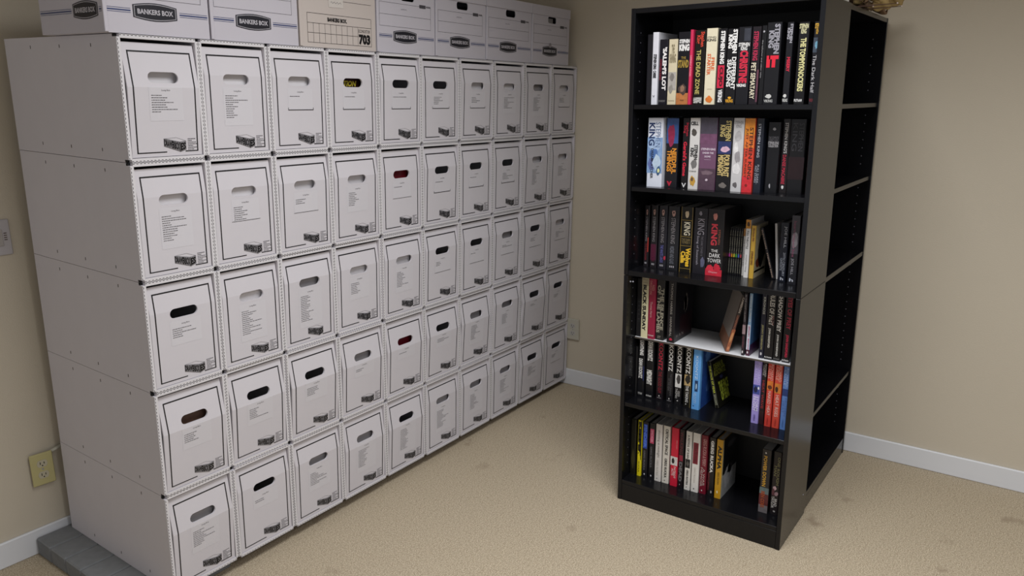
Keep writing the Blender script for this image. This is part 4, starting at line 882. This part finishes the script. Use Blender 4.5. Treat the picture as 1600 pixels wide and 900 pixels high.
# the four matching volumes at the left of the third shelf
for i, (sub, cl) in enumerate((('THE GUNSLINGER', '8a2c34'), ('THE DRAWING OF THE THREE', '6c1c3c'), ('THE WASTE LANDS', '6a6ab0'), ('WIZARD AND GLASS', '7a7c86'))):
    t_ = list(ROWS[2][i])
    t_[6] = [('g', .05, .16, .32, .68, 'b08a80'), ('g', .08, .12, .42, .58, '3a2420', 1), V('STEPHEN KING', .18, .58, .32, .68, '8c878a', .0),
             V(sub, .62, .90, .3, .65, cl, .0), Hh('III', .93, .96, .3, .7, '9c989c', .03)] + ([P(.52, .76, .75, .95, 'b0382c')] if i == 0 else []) + ([P(.62, .88, .1, .9, '4a1830')] if i == 1 else []) + ([('g', .78, .86, .7, .98, 'b02a40')] if i == 2 else [])
    t_[7] = ['dark grey book, leftmost of four matching ones, red streak on its spine', 'dark grey book with a maroon patch, second of the four matching ones',
             'dark grey book with bluish small title, third of the four matching ones', 'widest of the four matching dark grey books on the third shelf'][i]
    ROWS[2][i] = tuple(t_)
for r_i, row in enumerate(ROWS):
    prev = 0.6284 - PT - 0.0005
    for k in row:
        x, yl, yr, h, dep, cl, items, lb = k[:8]; opt = k[8] if len(k) > 8 else {}
        yl = min(yl, prev - 0.0004); th = max(yl - yr, 0.005); prev = yl - th
        if yl - th < PT + 0.0005: th = yl - PT - 0.0006
        if r_i == 4: h = min(h, 0.2372)
        bk = make_book(th, h, dep, cl, items, pb=opt.get('pb', False))
        bk.location = (x, yl, ZS[r_i] + 0.0002)
        tag(bk, lb, 'book', GRP[r_i])

# leaning and loose books
def place_lean(bk, base, ang, yaw=0.0, pivot_right=False):
    bk.matrix_world = Matrix.Translation(base) @ Matrix.Rotation(ang, 4, 'X') @ Matrix.Rotation(yaw, 4, 'Z')
# short story hardback leaning left on the third shelf
h = 0.180; th = 0.0105; ang = math.radians(-16.3)
bk = make_book(th, h, 0.115, '17151b', [V('ELEVATION * STEPHEN KING', .04, .97, .3, .72, 'b9a08e', .02), ('RG', .3, .6, .1, .35, '2d2f3c'), ('RG', .45, .8, .3, .5, '22242e')])
place_lean(bk, (.150, .1415, ZS[2] + 0.0004), ang)
tag(bk, 'slim black book leaning left against the mustard yellow one', 'book', GRP[2])
bk = make_book(.008, .192, .120, 'c9c7c6', [('R', 0, 1, 0, 1, 'd2d0cf')])
place_lean(bk, (.160, .1300, ZS[2] + 0.0004), math.radians(-5))
tag(bk, 'plain white slim book standing just left of the navy one on the third shelf', 'book', GRP[2])
# on the white board, leaning right
h = 0.215; th = 0.0125; ang = math.radians(13)
bk = make_book(th, h, 0.14, '4a3430', [V('CAMERON', .03, .30, .25, .8, 'd0c4bc', .02), V('CONSPIRACY', .34, .60, .25, .75, 'b06a50', .0), P(.60, 1., 0, 1, '9a5a3c'), P(0, .35, 0, 1, '2a2022'), ('g', .62, .85, .1, .9, 'c08a5c', 1), ('g', .90, .98, .2, .8, 'cf8a60', 1)], pb=True)
# grey back cover with brown artwork on the left-hand face
b = MB()
b.quad([(0.004, 0.0004, 0.05), (0.139, 0.0004, 0.05), (0.139, 0.0004, h), (0.004, 0.0004, h)], 0)
b.quad([(0.004, 0.0004, 0.0), (0.139, 0.0004, 0.0), (0.139, 0.0004, 0.05), (0.004, 0.0004, 0.05)], 1)
b.obj('back_cover', [mat('print_grey_back', '857d76', 0.5, noise=0.1, nscale=80), mat('print_brown_back', '7c5540', 0.5, noise=0.5, nscale=60)], bk, fix=False)
bk.matrix_world = Matrix.Translation((.086, .2640, ZS[3] + 0.0034)) @ Matrix.Rotation(ang, 4, 'X') @ Matrix.Rotation(math.radians(31), 4, 'Z')
tag(bk, 'brown paperback leaning right with its grey back cover showing, on the white board', 'book', GRP[3])
# small paperback leaning left under the white board
h = 0.178; th = 0.014; ang = math.radians(-13.5)
bk = make_book(th, h, 0.108, '17160f', [V('THE FACE OF FEAR', .08, .68, .25, .8, 'c6cc48', .03), V('DEAN R. KOONTZ', .70, .93, .2, .8, 'a9a88c', .02), P(.0, .99, .05, .1, '6c6c60'), P(.0, .99, .9, .96, '6c6c60'),
      ('RT', 'DEAN R.\nKOONTZ', .08, .92, .08, .34, '8a9038', .03), ('RT', 'THE FACE\nOF FEAR', .25, .95, .48, .9, 'a9b43c', .05), ('RG', .4, .7, .36, .46, '3c3f66')], pb=True)
bk.matrix_world = Matrix.Translation((.142, .308, ZS[4] + 0.0012)) @ Matrix.Rotation(ang, 4, 'X') @ Matrix.Rotation(math.radians(-5), 4, 'Z')
tag(bk, 'small black paperback with yellow-green lettering leaning left in the gap', 'book', GRP[4])

# ------------------------------------------------------------------ things on top of the bookcases
fl = empty('dried_flower_bunch', (0.62, 0.06, 1.8166)); tag(fl, 'tan gauzy dried flowers lying on top of the empty bookcase', 'dried flowers')
rr = random.Random(11)
for k in range(9):
    b = MB(); cx = -0.04 + 0.026 * k + rr.uniform(-.01, .01); cy = rr.uniform(-0.085, 0.0); cz = rr.uniform(0.016, 0.05)
    ax = rr.uniform(0, 6.28); L = rr.uniform(.04, .065); Wd = rr.uniform(.028, .045); N = 14
    grid = []
    for i in range(N + 1):
        for j in range(N + 1):
            u = i / N * 2 - 1; v = j / N * 2 - 1
            wv = math.sqrt(max(0, 1 - 0.8 * u * u))
            px, py = u * L, v * Wd * wv; pz = 0.012 * math.sin(3 * u + 2 * v + k) + 0.010 * v * v + 0.004 * math.sin(9 * v + k)
            x = cx + px * math.cos(ax) - py * math.sin(ax); y = cy + px * math.sin(ax) + py * math.cos(ax)
            grid.append((x, y, max(0.002 if y > -0.056 else -0.02, cz + pz)))
    b.v = grid
    for i in range(N):
        for j in range(N):
            a = i * (N + 1) + j; b.f.append((a, a + 1, a + N + 2, a + N + 1)); b.m.append(0)
    o = b.obj('petal', mat(['dry_petal_tan', 'dry_petal_gold', 'dry_petal_brown'][k % 3], ['b09578', 'a58d5c', '8f745a'][k % 3], 0.6, noise=0.25, nscale=60), fl)
    for p_ in o.data.polygons: p_.use_smooth = True
    md = o.modifiers.new('thickness', 'SOLIDIFY'); md.thickness = 0.0012
for k in range(7):
    b = MB(); x0 = rr.uniform(-.1, .02); a = rr.uniform(-.5, .5)
    pts = [(x0 - 0.02 + 0.020 * i, -0.03 - 0.016 * i * math.cos(a) * (k % 3 - 0.6), 0.006 + 0.010 * i * abs(math.sin(a)) + 0.002 * (k % 2)) for i in range(6)]
    b.tube(pts, [.0022, .002, .0018, .0015, .0013, .001], 5); tw = b.obj('twig', mat('dark_twig', '4c352a', 0.7), fl)
    q = MB(); e = Vector(pts[-1])
    for st in range(5):
        th0 = math.pi * st / 5 - math.pi / 2; th1 = math.pi * (st + 1) / 5 - math.pi / 2
        for s2 in range(8):
            p0 = 2 * math.pi * s2 / 8; p1 = 2 * math.pi * (s2 + 1) / 8; R0 = 0.0032
            q.quad([tuple(e + R0 * Vector((math.cos(t) * math.cos(p), math.cos(t) * math.sin(p), math.sin(t)))) for t, p in ((th0, p0), (th0, p1), (th1, p1), (th1, p0))])
    q.obj('berry', mat('pale_berry', 'c9b8ae', 0.4), tw)
b = MB(); b.box(0.225, 0.285, 0.004, 0.060, 1.8166, 1.8240, b=0.001)
tag(b.obj('folded_card', mat('white_card', 'dddcd8', 0.6)), 'small white card on the top rear corner of the full bookcase', 'card')
